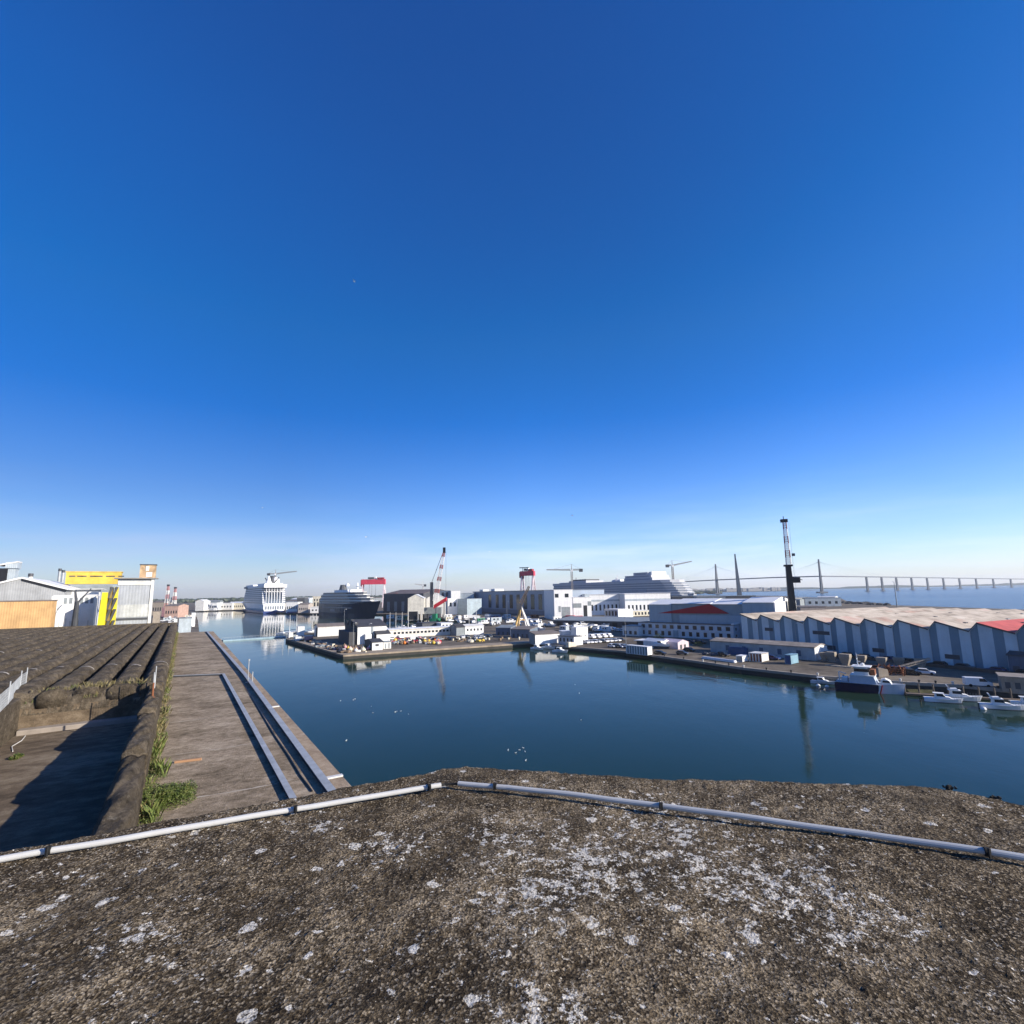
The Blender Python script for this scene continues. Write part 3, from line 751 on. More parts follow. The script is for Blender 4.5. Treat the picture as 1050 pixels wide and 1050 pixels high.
# ------------------------------------------------------------------ saw-tooth warehouse
p = G(762, 661); q = G(1012, 686.5)
wa = math.atan2(q.y-p.y, q.x-p.x); bw = (q-p).length/8.06
zp = zat(q, 638.8)-ZQ; zv = zp-2.25
root = thing('sawtooth_warehouse', 'long blue-grey striped warehouse with saw-tooth roofline on the right quay', 'warehouse', (p.x, p.y, ZQ), wa)
wallm = M('pale_blue_cladding', (.63, .72, .74), .5, rib=.6, var=.14, scale=.12, streak=.3); stripem = M('mid_blue_cladding', (.165, .265, .325), .5, rib=.6, var=.08, scale=.2, streak=.1)
m, t, b = nt('cream_roof_sheets'); co = coords(t)
n1 = noise(t, co, .12, 7, .65); n2 = noise(t, co, .05, 4, .6); n3 = noise(t, co, .9, 5, .7, (1, .08, 1))
c = ramp(t, n1, [(.35, (.30, .245, .18)), (.5, (.50, .42, .32)), (.65, (.62, .54, .43))])
c = mix(t, math_(t, 'MULTIPLY', ramp(t, n3, [(.5, 0), (.75, 1)]), .5), c, (.28, .22, .18))
c = mix(t, math_(t, 'MULTIPLY', ramp(t, n2, [(.58, 0), (.68, 1)]), .42), c, (.56, .24, .17))
t.links.new(c, b.inputs['Base Color']); b.inputs['Roughness'].default_value = .8; roofcream = m
redroof = M('faded_red_roof_paint', (.60, .12, .10), .75, var=.25, scale=.15)
NB, DP = 12, 98
prof = [(0, -.3)]
top = []
for i in range(NB): top += [(i*bw, zp), (i*bw+bw*.8, zv)]
top.append((NB*bw, zp))
mb = MB(wallm); 
for i in range(NB):   # facade panel by panel (convex pieces), seam hidden by the stripes
    x = i*bw
    mb.ext_y([(x, -.3), (x+bw*.8, -.3), (x+bw*.8, zv), (x, zp)], 0, .4)
    mb.ext_y([(x+bw*.8, -.3), (x+bw, -.3), (x+bw, zp), (x+bw*.8, zv)], 0, .4)
mb.box(0, .35, .41, DP, -.3, zv-.1); mb.box(NB*bw-.35, NB*bw, .41, DP, -.3, zv-.1); mb.box(0, NB*bw, DP, DP+.4, -.3, zv)
mb.build('wall', root)
zt = lambda x: zp-(zp-zv)*(x/.8) if x < .8 else zv+(zp-zv)*((x-.8)/.2)
for i in range(NB):
    for x0, x1 in ((.31, .54), (.81, .995)):
        x = i*bw
        MB(stripem).ext_y([(x+x0*bw, -.3), (x+x1*bw, -.3), (x+x1*bw, zt(x1)-.25), (x+x0*bw, zt(x0)-.25)], -.03, .02).build('stripe_panel', root)
    x = i*bw; isred = i in (8, 9, 10)
    e = .12
    mb = MB(redroof if isred else roofcream)
    mb.ext_y([(x, zp+.02), (x+.8*bw, zv+.02), (x+.8*bw, zv+e+.02), (x, zp+e+.06)], -.5, DP+.3)
    mb.build('roof_slope', root)
    g = MB(M('roof_light_glass', (.50, .44, .38), .5)); g.ext_y([(x+.8*bw+.01, zv+.02), (x+bw-.01, zp+.0), (x+bw-.01, zp+e), (x+.8*bw+.01, zv+e+.02)], -.45, DP+.2); g.build('roof_light', root)
    MB(dgrey).ext_y([(x+.01, zp-.28), (x+.8*bw, zv-.28), (x+.8*bw, zv+.0), (x+.01, zp+.0)], -.52, -.40).build('verge_trim', root)
    MB(galv).bar((x+.81*bw, -.12, .2), (x+.81*bw, -.12, zv-.4), .06, .06, 6).build('downpipe', root)
    if i in (1, 3, 5, 7):
        ww = bw*(.62 if i == 3 else .36)
        MB(dgrey).box(x+.12*bw, x+.12*bw+ww, -.07, .03, zv*.62 if i < 4 else 1.9, zv*.62+1.2 if i < 4 else 3.1).build('louvre_window', root)
        if i < 4: MB(dgrey).box(x+.2*bw, x+.9*bw, -.07, .03, 1.2, 2.7).build('louvre_window', root)
for i in range(NB):
    for k in range(3):
        y = R.uniform(6, 90); x = i*bw+bw*R.uniform(.2, .6); z = zt((x-i*bw)/bw)+.1
        MB(dgrey if k else mgrey).box(x-.35, x+.35, y, y+1.4, z-.05, z+.25).build('roof_vent', root)
WH_P, WH_A, WH_B = p, wa, bw
def wh(x, y, z=ZQ): return Vector((p.x+x*math.cos(wa)-y*math.sin(wa), p.y+x*math.sin(wa)+y*math.cos(wa), z))
# pair of street lamps in front of the warehouse
def lamp(label, P_, hgt, rz=0, group=None):
    r = thing('street_lamp', label, 'street lamp', P_, rz, group)
    MB(galv).bar((0, 0, 0), (0, 0, hgt), .09, .05, 6).build('lamp_post', r)
    MB(galv).bar((0, 0, hgt), (.9, 0, hgt+.15), .04, .04, 6).build('lamp_arm', r)
    MB(white).box(.6, 1.3, -.14, .14, hgt+.10, hgt+.24).build('lamp_head', r); return r
lamp('grey street lamp before the middle of the striped warehouse wall', wh(5.15*bw, -2.2), 8.6, wa)
lamp('grey street lamp before the left part of the striped warehouse wall', wh(2.6*bw, -2.2), 9.6, wa)

# ------------------------------------------------------------------ right quay buildings
f = front(655, 651.5, 753, 641, -45.5); f = (f[0], f[1], f[2], f[3])
p2, a2, L2, h2 = f
h2 = zat(p2+Vector((math.cos(a2), math.sin(a2), 0))*L2, 641.0)-ZQ; f = (p2, a2, L2, h2)
dp2 = depth_to(p2, a2, L2, 763, 'right')
root, L, h_ = building('office_building', 'long two-storey white office building with rows of windows below the red-painted hall', f, dp2, M('white_blue_render', (.60, .63, .66), .6, var=.1), brownroof, 'flat')
panes(root, L, h_*.60, h_*.86, 12, .48, .02, .99, y=-.06); panes(root, L, h_*.12, h_*.42, 13, .42, .02, .99, y=-.06)
MB(whitew).box(0, L, -.10, .0, h_*.49, h_*.53).build('string_course', root)
endpanes(root, L, dp2, h_*.62, h_*.8, 2, .22); endpanes(root, L, dp2, h_*.2, h_*.36, 2, .22)
MB(white).box(L*.985, L+.3, -.35, dp2+.3, h_, h_+.7).build('parapet', root)
MB(bgrey).box(L*.40, L*.45, -.5, .0, 0, h_*.5).build('door_porch', root)
f = front(638.5, 651.5, 655, 641.5, -45); root, L, h_ = building('white_annex', 'small bluish-white annex left of the two-storey office building', f, 10, whitew, mgrey)
panes(root, L, h_*.15, h_*.5, 3, .5)
# hall with the red painted triangle (three stepped roofs)
p3 = at(667, 262); a3 = rad(-42)
L3 = along(p3, a3, 797); e3 = Vector((math.cos(a3), math.sin(a3), 0)); 
root = thing('painted_hall', 'grey hall with white roof edges and a dark red triangle painted across its front', 'hall', (p3.x, p3.y, ZQ), a3)
hallm = M('grey_hall_cladding', (.28, .33, .35), .55, rib=.7, var=.08); hallm2 = M('pale_hall_cladding', (.38, .44, .47), .55, rib=.7, var=.08)
secs = [(667, 690, 619.8, hallm2), (690, 731, 619.0, hallm), (731, 764, 619.6, hallm), (764, 797, 617.8, hallm2)]
xz = []
for i, (ua, ub, vt, mm) in enumerate(secs):
    xa = along(p3, a3, ua) if i else 0; xb = along(p3, a3, ub); hh_ = zat(p3+e3*((xa+xb)/2), vt)-ZQ
    y0 = [0, .5, .5, 0][i]
    MB(mm).box(xa, xb-.02, y0, 34, -.2, hh_).build('wall', root)
    rz_ = zat(p3+e3*((xa+xb)/2), vt-3.6)-ZQ
    MB(white).ext_x([(y0-.6, hh_+.02), (y0+14, hh_+2.2), (34, hh_+.02)], xa-.2 if i % 2 == 0 else xa+.05, xb+.1 if i % 2 == 0 else xb-.3).build('roof', root)
    xz.append((xa, xb, hh_))
def on3(u, v):   # point of the hall front under a photo column, at the height of row v
    x = along(p3, a3, u); return x, zat(p3+e3*x, v)-ZQ
A_, B_, C_ = on3(676, 628.8), on3(730, 619.4), on3(749, 628.6)
C2 = on3(750, 629.2)
MB(dred).ext_y([A_, C2, (B_[0], B_[1])], -.12, -.02).build('painted_triangle', root)
MB(hallm2).box(along(p3, a3, 698), along(p3, a3, 764), -.08, .49, -.2, on3(730, 631)[1]).build('lower_band', root)
MB(white).box(xz[3][1]-.02, xz[3][1]+.5, -.4, 34, -.2, xz[3][2]+.1).build('end_wall', root)  # sunlit end painted white against the grey front
# long low shed
f = front(729, 668.5, 836, 664.3, -50.5); p4, a4, L4, h4 = f
h4 = zat(p4+Vector((math.cos(a4), math.sin(a4), 0))*L4, 664.5)-ZQ; L4 = along(p4, a4, 836.2)
dp4 = depth_to(p4, a4, L4, 849, 'right')
root, L, h_ = building('long_shed', 'long low shed with shade-grey front and sunlit-white gable end before the striped warehouse', (p4, a4, L4, h4), dp4, M('shade_grey_shed_wall', (.36, .42, .44), .6), M('lichened_shed_roof', (.33, .28, .23), .85, var=.3), 'gx', rise=.75, ends=white)  # wall greyed for its shaded front, gable ends white for the sun
panes(root, L, 1.0, 2.8, 5, .22, .1, .95, mat=M('blue_shed_door', (.04, .10, .17), .5), name='shed_door')
MB(black).box(L+.02, L+.08, dp4*.55, dp4*.95, 0, 2.2).build('door', root)
# boundary wall, buildings at frame edge
q0, q1 = wh(3.3*bw, -6.5), wh(9.5*bw, -6.5)
o = MB(M('dark_brown_wall', (.11, .085, .07), .85)).box(0, (q1-q0).length, 0, .3, -.2, .95).build('boundary_wall'); o.location = (q0.x, q0.y, ZQ); o.rotation_euler = (0, 0, wa)
tag(o, 'dark brown boundary wall with parked cars behind it below the striped warehouse', 'wall')
f = front(1028, 708, 1062, 693, -38, None); root, L, h_ = building('concrete_hut', 'low tan concrete hut with dark openings at the right edge of the quay', f, 6, oldconc, concrete)
panes(root, L, .5, h_*.6, 3, .55, mat=dgrey, name='opening')
f = front(1036, 691, 1075, 672, -55, None); root, L, h_ = building('blue_grey_kiosk', 'dark blue-grey sheet metal shed at the right frame edge beside the boundary wall', f, 6, M('deep_blue_cladding', (.10, .14, .20), .5, rib=.5), dgrey, 'mono', rise=1.0)
panes(root, L, .2, h_*.45, 3, .6, mat=dgrey, name='opening')
# containers, skips, tents
def container(label, u0, v0, u1, vtop, uend, ang, front_m, end_m, ribs=True, cat='container', name='cargo_container'):
    f = front(u0, v0, u1, vtop, ang); p, a_, L, h_ = f; dp = max(2.0, depth_to(p, a_, L, uend, 'right'))
    r = thing(name, label, cat, (p.x, p.y, ZQ+.02), a_)
    mb = MB(front_m); mb.box(.05, L-.05, .05, dp-.05, .1, h_-.1); mb.build('body', r)
    fr = MB(end_m)
    for x in (0, L-.12):
        for y in (0, dp-.12): fr.box(x, x+.12, y, y+.12, 0, h_)
    for z in (0, h_-.14):
        fr.box(.121, L-.121, 0, .12, z, z+.13); fr.box(.121, L-.121, dp-.12, dp, z, z+.13)
    fr.build('frame', r); MB(end_m).box(L-.045, L-.005, .125, dp-.125, .14, h_-.15).build('end_door', r)
    if ribs:
        rb = MB(end_m); n = max(4, int(L/1.1))
        for i in range(n): rb.box(.2+i*(L-.4)/n, .2+i*(L-.4)/n+.35, .0, .06, .15, h_-.16)
        rb.build('side_ribs', r)
    MB(end_m).box(-.03, L+.03, -.03, dp+.03, h_+.002, h_+.1).build('roof', r)
    return r
container('white slatted cargo container standing by the quay edge beside the car rows', 642, 670, 664.2, 661.6, 669, -52, mgrey, white)
container('blue cargo container against the long low shed', 747, 671, 764, 664.0, 768, -50, blue, blue)
container('grey box with white lit end lying by the pile of white pipes', 755, 678.6, 761.5, 672.4, 767, -50, mgrey, white, False)  # shaded front painted grey, lit end painted white
container('brown rusty skip with white lit end between the sheds on the quay', 768, 678, 781.5, 669.5, 788.5, -50, rust, whitew, True, 'skip', 'rusty_skip')  # rust is the skip's own; the pale end paints in sunlight
container('light blue cargo box, front painted dark for shade, standing alone before the long shed', 805, 681, 811.5, 671.5, 819, -52, blue, lblue, False)  # one light blue box; darker blue front stands for its shade side
def tent(label, u0, v0, u1, vtop, dp, m_, ang=LIT, rise=1.2):
    f = front(u0, v0, u1, vtop, ang); p, a_, L, h_ = f; h_ = max(1.8, h_)
    r = thing('marquee_tent', label, 'tent', (p.x, p.y, ZQ), a_)
    MB(m_).ext_y([(0, 0), (L, 0), (L, h_-rise*.4), (L/2, h_+rise*.4), (0, h_-rise*.4)], 0, dp).build('canopy', r)
    mb = MB(dgrey)
    for i in range(2): mb.box(L*(.2+.35*i), L*(.38+.35*i), -.06, .03, .1, h_*.55)
    mb.build('entrance', r)
    pb_ = MB(galv)
    for x in (-.05, L+.05): pb_.bar((x, -.05, 0), (x, -.05, h_-rise*.4), .05, .05, 6)
    pb_.build('tent_pole', r); return r
tent('white marquee tent left of the pink one on the quay', 679, 665.3, 689, 657.3, 10, white)
tent('peach tent standing between the white and the pink tents', 689.3, 665.0, 695, 657.3, 8, M('peach_canvas', (.72, .55, .42), .8))
tent('pale pink marquee tent, rightmost of the quay tents', 695.3, 666, 706.5, 657.6, 9, M('pink_canvas', (.74, .60, .62), .8))
f = front(653, 662, 677, 656.2, -40); root, L, h_ = building('flat_awning', 'flat white awning over stalls behind the slatted container', f, 6, dgrey, white, 'flat', cat='awning', over=.8)
# pipes, heaps
pp = G(719, 675.5); a_ = math.atan2(G(754, 680).y-pp.y, G(754, 680).x-pp.x); L = (G(754, 680)-pp).length
root = thing('pipe_stack', 'stack of long white pipes lying along the right quay', 'pipes', (pp.x, pp.y, ZQ), a_)
for i in range(7):
    y, z = (i*.42, .22) if i < 4 else ((i-4)*.42+.21, .58)
    MB(white).bar((R.uniform(0, .6), y, z), (L-R.uniform(0, .8), y, z), .20, .20, 8).build('long_pipe', root)
MB(wood).box(2, 2.3, -.3, 1.8, 0, .03).box(L-2.3, L-2, -.3, 1.8, 0, .03).build('bearers', root)
mb = MB(dgrey)
for i in range(14): mb.blob((R.uniform(0, 5.5), R.uniform(0, 2), .3), .9, .6, R.uniform(.4, .8), 6, .3)
o = mb.build('scrap_heap'); pp = G(721, 671.5); o.location = pp; o.rotation_euler = (0, 0, rad(-50)); tag(o, 'low black heap on the quay behind the white pipes', 'heap')
# funnel-shaped concrete blocks standing before the warehouse
def hopper(label, u, v, s, hs=1.0, lean=0):
    r = thing('concrete_block', label, 'concrete block', G(u, v), rad(-50+lean), 'funnel-shaped concrete blocks on the quay')
    mb = MB(oldconc); b_, t_, h_ = .55*s, 1.25*s, 2.9*s*hs
    mb.add([(-b_, -b_, 0), (b_, -b_, 0), (b_, b_, 0), (-b_, b_, 0), (-t_, -t_*.75, h_*.75), (t_, -t_*.75, h_*.75), (t_, t_*.75, h_*.75), (-t_, t_*.75, h_*.75), (-t_, -t_*.75, h_), (t_, -t_*.75, h_), (t_, t_*.75, h_), (-t_, t_*.75, h_)],
           [(3, 2, 1, 0), (0, 1, 5, 4), (1, 2, 6, 5), (2, 3, 7, 6), (3, 0, 4, 7), (4, 5, 9, 8), (5, 6, 10, 9), (6, 7, 11, 10), (7, 4, 8, 11), (8, 9, 10, 11)])
    mb.build('funnel', r, bevel=.05); MB(concrete).box(-.9*s, .9*s, -.9*s, .9*s, -.02, .14).build('footing', r); return r
for (u, v, s, l) in ((845.5, 677.5, .85, 'first tan funnel-shaped concrete block, nearest the white shed end'), (853, 678.5, 1.0, 'second tan funnel-shaped concrete block from the white shed end'),
                     (867.5, 682.5, 1.12, 'third tan concrete block, behind the patrol boat stern'), (884, 682, .95, 'fourth tan concrete block, above the patrol boat wheelhouse'),
                     (905, 684.5, .95, 'fifth tan concrete block, just right of the wheelhouse'), (922.5, 684.5, .95, 'sixth tan concrete block, left of the parked cars'), (945, 686, .98, 'last tan concrete block, behind the white parked car')):
    hopper(l, u, v, s)
# ------------------------------------------------------------------ peninsula buildings (long fronts face the sun)
f = front(325.5, 653, 354, 643, LIT); root, L, h_ = building('storage_shed', 'low pale shed with brown roof at the back left of the peninsula', f, depth_to(f[0], f[1], f[2], 322, 'left'), whitew, brownroof, 'gx', rise=1.3, over=.3)
MB(slate).box(-.08, .02, .3, 5, 0, h_*.9).build('end_shade_panel', root)  # dark panel painting the shade on the left end wall
f = front(366.3, 661, 396, 643.0, LIT); dpx = depth_to(f[0], f[1], f[2], 353.5, 'left')
root, L, h_ = building('harbour_shed', 'largest peninsula shed, white long side with dark slate roof and gable darkened for shade', f, dpx, white, slate, 'gx', rise=2.6, over=.35)
MB(slate).ext_x([(0, -.1), (dpx, -.1), (dpx, h_), (dpx/2, h_+2.6), (0, h_)], -.12, .01).build('gable', root)  # slate-dark sheet puts the shade of the left gable into colour
for i in range(3):
    y = dpx*(.12+.3*i); MB(slate).box(-.5, .9, y, y+dpx*.12, h_, h_+2.0+(1.0 if i == 1 else 0)).build('gable_stack', root)
MB(slate).box(-3.6, -.13, .8, dpx*.9, -.1, h_*.72).build('lean_to', root)
MB(mgrey).box(L*.46, L*.54, -.15, .0, 0, h_-.2).build('tall_door', root)
MB(white).box(L*.23, L*.44, -2.2, -.01, -.1, h_*.58).build('side_block', root)
f = front(386, 660.5, 400, 650.5, LIT); dpx = depth_to(f[0], f[1], f[2], 381, 'left')
root, L, h_ = building('white_house', 'white house with dark pitched roof right of the largest peninsula shed', f, dpx, white, slate, 'gx', rise=1.3)
MB(slate).ext_x([(0, -.1), (dpx, -.1), (dpx, h_), (dpx/2, h_+1.3), (0, h_)], -.08, .01).build('gable', root)  # left gable coloured dark because it faces away from the sun
f = front(381.5, 667, 392.5, 659.0, LIT); dpx = depth_to(f[0], f[1], f[2], 374, 'left')
root, L, h_ = building('white_hut', 'small white hut with rounded side darkened for shade close to the peninsula quay edge', f, dpx, white, slate, 'gx', rise=.9)
MB(dgrey).ext_x([(0, -.1), (dpx, -.1), (dpx, h_), (dpx*.75, h_+.7), (dpx/2, h_+.9), (dpx*.25, h_+.7), (0, h_)], -.09, .01).build('gable', root)  # dark cover paints in the shade on the hut's left end
MB(dgrey).box(L*.3, L*.62, -.06, .02, h_*.5, h_*.8).build('window', root)
f = front(393.2, 665.5, 401, 658.0, LIT); root, L, h_ = building('twin_hut', 'pair of small white cabins joined, right of the white hut', f, 4, whitew, mgrey, 'flat')
panes(root, L, .2, h_*.75, 2, .35, mat=mgrey, name='door')
f = front(397, 654.5, 467, 645.6, 27); root, L, h_ = building('net_store', 'very long low white building with a dark window band behind the fishing gear', f, 9, M('cream_white', (.72, .69, .62), .6), white, 'flat', over=.5)
panes(root, L, h_*.42, h_*.66, 16, .62, .08, .96)
f = front(433, 645.5, 452, 638.8, LIT, None); root, L, h_ = building('black_roofed_store', 'flat dark grey store behind the long white building', f, 12, dgrey, slate, 'flat')
f = front(452.3, 645.5, 464, 639.0, LIT); root, L, h_ = building('white_office_cabin', 'bright white cabin beside the flat dark store', f, 8, white, white, 'flat'); panes(root, L, h_*.5, h_*.75, 3, .5)
f = front(468, 652, 476.5, 643.5, LIT); root, L, h_ = building('slate_hut', 'slate grey hut between the long white building and white cottage', f, 8, mgrey, slate, 'gx', rise=1.4)
f = front(477, 651, 496, 642.5, 24); root, L, h_ = building('white_cottage', 'white cottage with two rows of small windows at the right of the peninsula', f, 8, white, whitew, 'gx', rise=.8); panes(root, L, h_*.45, h_*.72, 5, .42)
f = front(508.5, 651.5, 523.5, 644, -20); root, L, h_ = building('blue_grey_shed', 'left one of two dark blue-grey sheds below the yellow crane', f, 9, M('dusk_blue_sheet', (.12, .15, .21), .5, rib=.5), mgrey, 'mono', rise=.8); panes(root, L, .2, h_*.5, 3, .4, mat=dgrey)
f = front(523.8, 654, 543.5, 645.5, -25); root, L, h_ = building('blue_grey_shed', 'right one of two dark blue-grey sheds, next to the long white shed', f, 10, M('dusk_blue_sheet2', (.14, .18, .23), .5, rib=.5), brownroof, 'mono', rise=.9); panes(root, L, .2, h_*.5, 4, .4, mat=dgrey)
f = front(549, 660.8, 574, 651.0, LIT-6); dpx = depth_to(f[0], f[1], f[2], 543, 'left')
root, L, h_ = building('long_white_shed', 'long white shed with brown roof right at the dock inlet', f, dpx, white, brownroof, 'mono', rise=.9)
MB(mgrey).ext_x([(0, -.1), (dpx, -.1), (dpx, h_+.9), (0, h_)], -.08, .01).build('gable', root)  # grey sheet over the white left end, painted as shade
f = front(572.5, 660.5, 588.6, 651.5, -50); dpx = depth_to(f[0], f[1], f[2], 597.5, 'right')
root, L, h_ = building('grey_harbour_office', 'harbour office with shade-grey front and sunlit-white end by the inlet corner', f, dpx, M('shade_render', (.5, .53, .57), .6), dgrey, 'flat'); panes(root, L, h_*.35, h_*.75, 4, .4); MB(white).box(L, L+.1, 0, dpx, -.1, h_-.25).build('end_wall', root)  # front grey for shade and end white for sun, both in the paint
f = front(585.7, 656.5, 591.3, 643.0, -50); dpx = depth_to(f[0], f[1], f[2], 603, 'right')
root, L, h_ = building('white_cube_block', 'white cube-like block rising behind the grey harbour office', f, dpx, white, white, 'flat'); endpanes(root, L, dpx, h_*.28, h_*.40, 2, .16)
f = front(577, 656, 586, 647.2, LIT-20); root, L, h_ = building('white_lean_to', 'low white lean-to left of the cube-like block', f, 6, white, white, 'flat')
# ------------------------------------------------------------------ middle distance
f = front(566, 641.6, 661, 637.2, -35); p_, a_, L_, h_ = f
q_ = p_+Vector((math.cos(a_), math.sin(a_), 0))*L_; h_ = max(2.6, zat(q_, 638)-ZQ)
root, L, h_ = building('long_grey_shed', 'very long grey-roofed shed with dark front left of the painted hall', (p_, a_, L_, h_), 26, dgrey, mgrey, 'mono', rise=1.2)
panes(root, L, .3, h_*.8, 9, .5, mat=black, name='bay_door')
f = front(620, 634, 634, 624.5, -48); root, L, h_ = building('blue_window_building', 'white building with shade-blue glazed front behind the long grey shed', f, depth_to(f[0], f[1], f[2], 644.5, 'right'), M('shade_blue_render', (.42, .47, .55), .6), white, 'flat'); panes(root, L, h_*.3, h_*.8, 4, .6); MB(white).box(L, L+.12, 0, 20, -.1, h_-.25).build('end_wall', root)  # white walls tinted blue as shade, right end left white as sunlit
f = front(646, 632, 668, 626.3, LIT-10, None); root, L, h_ = building('cream_workshops', 'row of cream workshops left of the painted hall', f, 14, cream, white, 'flat'); panes(root, L, h_*.2, h_*.7, 6, .5)
f = front(604, 622, 640, 609.6, 8, 480); root, L, h_ = building('white_depot', 'left half of the long white depot below the grey cruise ship', f, 40, white, white, 'flat', over=.6); panes(root, L, h_*.22, h_*.5, 8, .42); MB(black).box(L*.965, L+.05, -.08, .05, h_*.25, h_*.95).build('tall_door', root); MB(lgrey).box(0, L, -.2, .0, h_*.66, h_*.74).build('gutter_line', root)
f = front(641.5, 622, 688.5, 608.6, 8, 470); root, L, h_ = building('white_depot', 'right half of the long white depot below the grey cruise ship', f, 40, white, white, 'flat', over=.6); panes(root, L, h_*.2, h_*.46, 11, .45); MB(lgrey).box(0, L, -.2, .0, h_*.66, h_*.74).build('gutter_line', root)
# big workshop with window strips
p_ = at(485, 640); a_ = rad(-61); L_ = along(p_, a_, 568); e_ = Vector((math.cos(a_), math.sin(a_), 0)); q_ = p_+e_*L_
h_ = zat(q_, 604.8)-ZQ
root, L, h_ = building('shipyard_workshop', 'huge blue-grey shipyard workshop with tall dark window strips', (p_, a_, L_, h_), 60, M('workshop_blue_cladding', (.25, .31, .39), .5, rib=1.2, var=.08, scale=.05), M('workshop_roof', (.16, .18, .21), .6), 'flat', over=.8)
for uu in (502.5, 510, 517, 524.5, 531.5, 539, 546.5, 554.5, 563):
    x = along(p_, a_, uu); MB(glass).box(x-3.4, x+3.4, -.15, .05, h_*.22, h_*.83).build('window_strip', root)
MB(M('lower_band_blue', (.15, .19, .25), .5)).box(0, L, -.10, .0, 0, h_*.17).build('plinth', root)
MB(white).box(-2, 8, 10, 18, h_, h_+2.2).box(30, 40, 10, 22, h_, h_+2.6).build('roof_plant', root)
p_ = at(568.8, 415); f = (p_, rad(12), along(p_, rad(12), 588), zat(p_, 604.6)-ZQ)
root, L, h_ = building('white_yard_office', 'white shipyard office with square windows at the right end of the workshop', f, 30, white, white, 'flat')
for x0, x1, z0, z1 in ((.05, .24, .73, .86), (.58, .78, .73, .86), (.38, .84, .02, .42), (.22, .34, .25, .45)): MB(glass if z0 > .5 else mgrey).box(L*x0, L*x1, -.1, .05, h_*z0+.1, h_*z1).build('window' if z0 > .5 else 'gate', root)
p_ = at(588.2, 418); f = (p_, rad(12), along(p_, rad(12), 607), zat(p_, 612.4)-ZQ)
root, L, h_ = building('white_yard_wing', 'lower white wing joined to the shipyard office', f, 28, white, white, 'flat')
MB(mgrey).box(-.0, L*.45, -.1, .05, h_*.52, h_*.72).build('glazed_band', root); MB(black).box(L*.56, L*.76, -.1, .05, .1, h_*.62).build('gate', root); MB(mgrey).box(L*.80, L*.99, -.1, .05, h_*.6, h_*.8).build('glazed_band', root); MB(lgrey).box(L*.7, L*.95, 2, 9, h_, h_+2.4).build('roof_plant', root)
# halls behind the basin
p_ = at(393, 640); f = (p_, rad(-30), along(p_, rad(-30), 434), zat(at(414, 590), 609)-ZQ)
root, L, h_ = building('dark_ship_hall', 'dark grey hall behind the bow of the navy cruise ship', f, 60, dgrey, M('dull_hall_roof', (.16, .13, .12), .8), 'gx', rise=5); panes(root, L, 2, h_*.6, 5, .4, mat=mgrey)
MB(M('red_tile_roof', (.42, .10, .07), .8)).box(2, L*.28, 4, 40, h_+.9, h_+1.4).build('red_roof_strip', root)
f = front(418, 626.5, 434.5, 614.0, 8, 452); root, L, h_ = building('white_boat_shed', 'left one of two white gabled boat sheds, dark doorway open', f, 45, M('cream_sheet', (.70, .66, .56), .6), white, 'gy', rise=3.6); MB(black).box(L*.06, L*.62, -.1, .05, .1, h_*.4).build('doorway', root)
f = front(437, 626.0, 457, 614.0, 8, 500); root, L, h_ = building('white_boat_shed', 'right one of two white gabled boat sheds, behind the boom crane', f, 45, whitew, white, 'gy', rise=5.0); MB(mgrey).box(L*.3, L*.6, -.1, .05, .1, h_*.5).build('doorway', root)
f = front(421, 622, 462, 606.2, -8, 640); root, L, h_ = building('grey_assembly_hall', 'wide grey assembly hall with clerestory behind the gabled boat sheds', f, 50, bgrey, mgrey, 'flat'); panes(root, L, h_*.72, h_*.92, 9, .5, mat=dgrey)
f = front(462.5, 622, 472, 605.8, 15, 620); root, L, h_ = building('white_stair_block', 'tall white block right of the wide grey assembly hall', f, 30, white, white, 'flat')
f = front(472, 622, 486, 608.0, 0, 625); root, L, h_ = building('pale_hall', 'pale flat hall between the tall white block and the big workshop', f, 40, lgrey, white, 'flat')
f = front(459.5, 626.5, 469, 613.6, 20, 545); root, L, h_ = building('white_works_block', 'white works block in front of the tall white block', f, 20, white, white, 'flat'); panes(root, L, h_*.5, h_*.75, 2, .5)
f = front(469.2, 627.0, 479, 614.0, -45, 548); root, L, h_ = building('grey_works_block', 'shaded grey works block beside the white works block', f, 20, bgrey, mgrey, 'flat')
f = front(479.2, 627.0, 487.5, 615.0, 20, 560); root, L, h_ = building('small_white_works', 'small white works building before the left end of the big workshop', f, 16, white, whitew, 'flat'); panes(root, L, h_*.3, h_*.55, 2, .5)
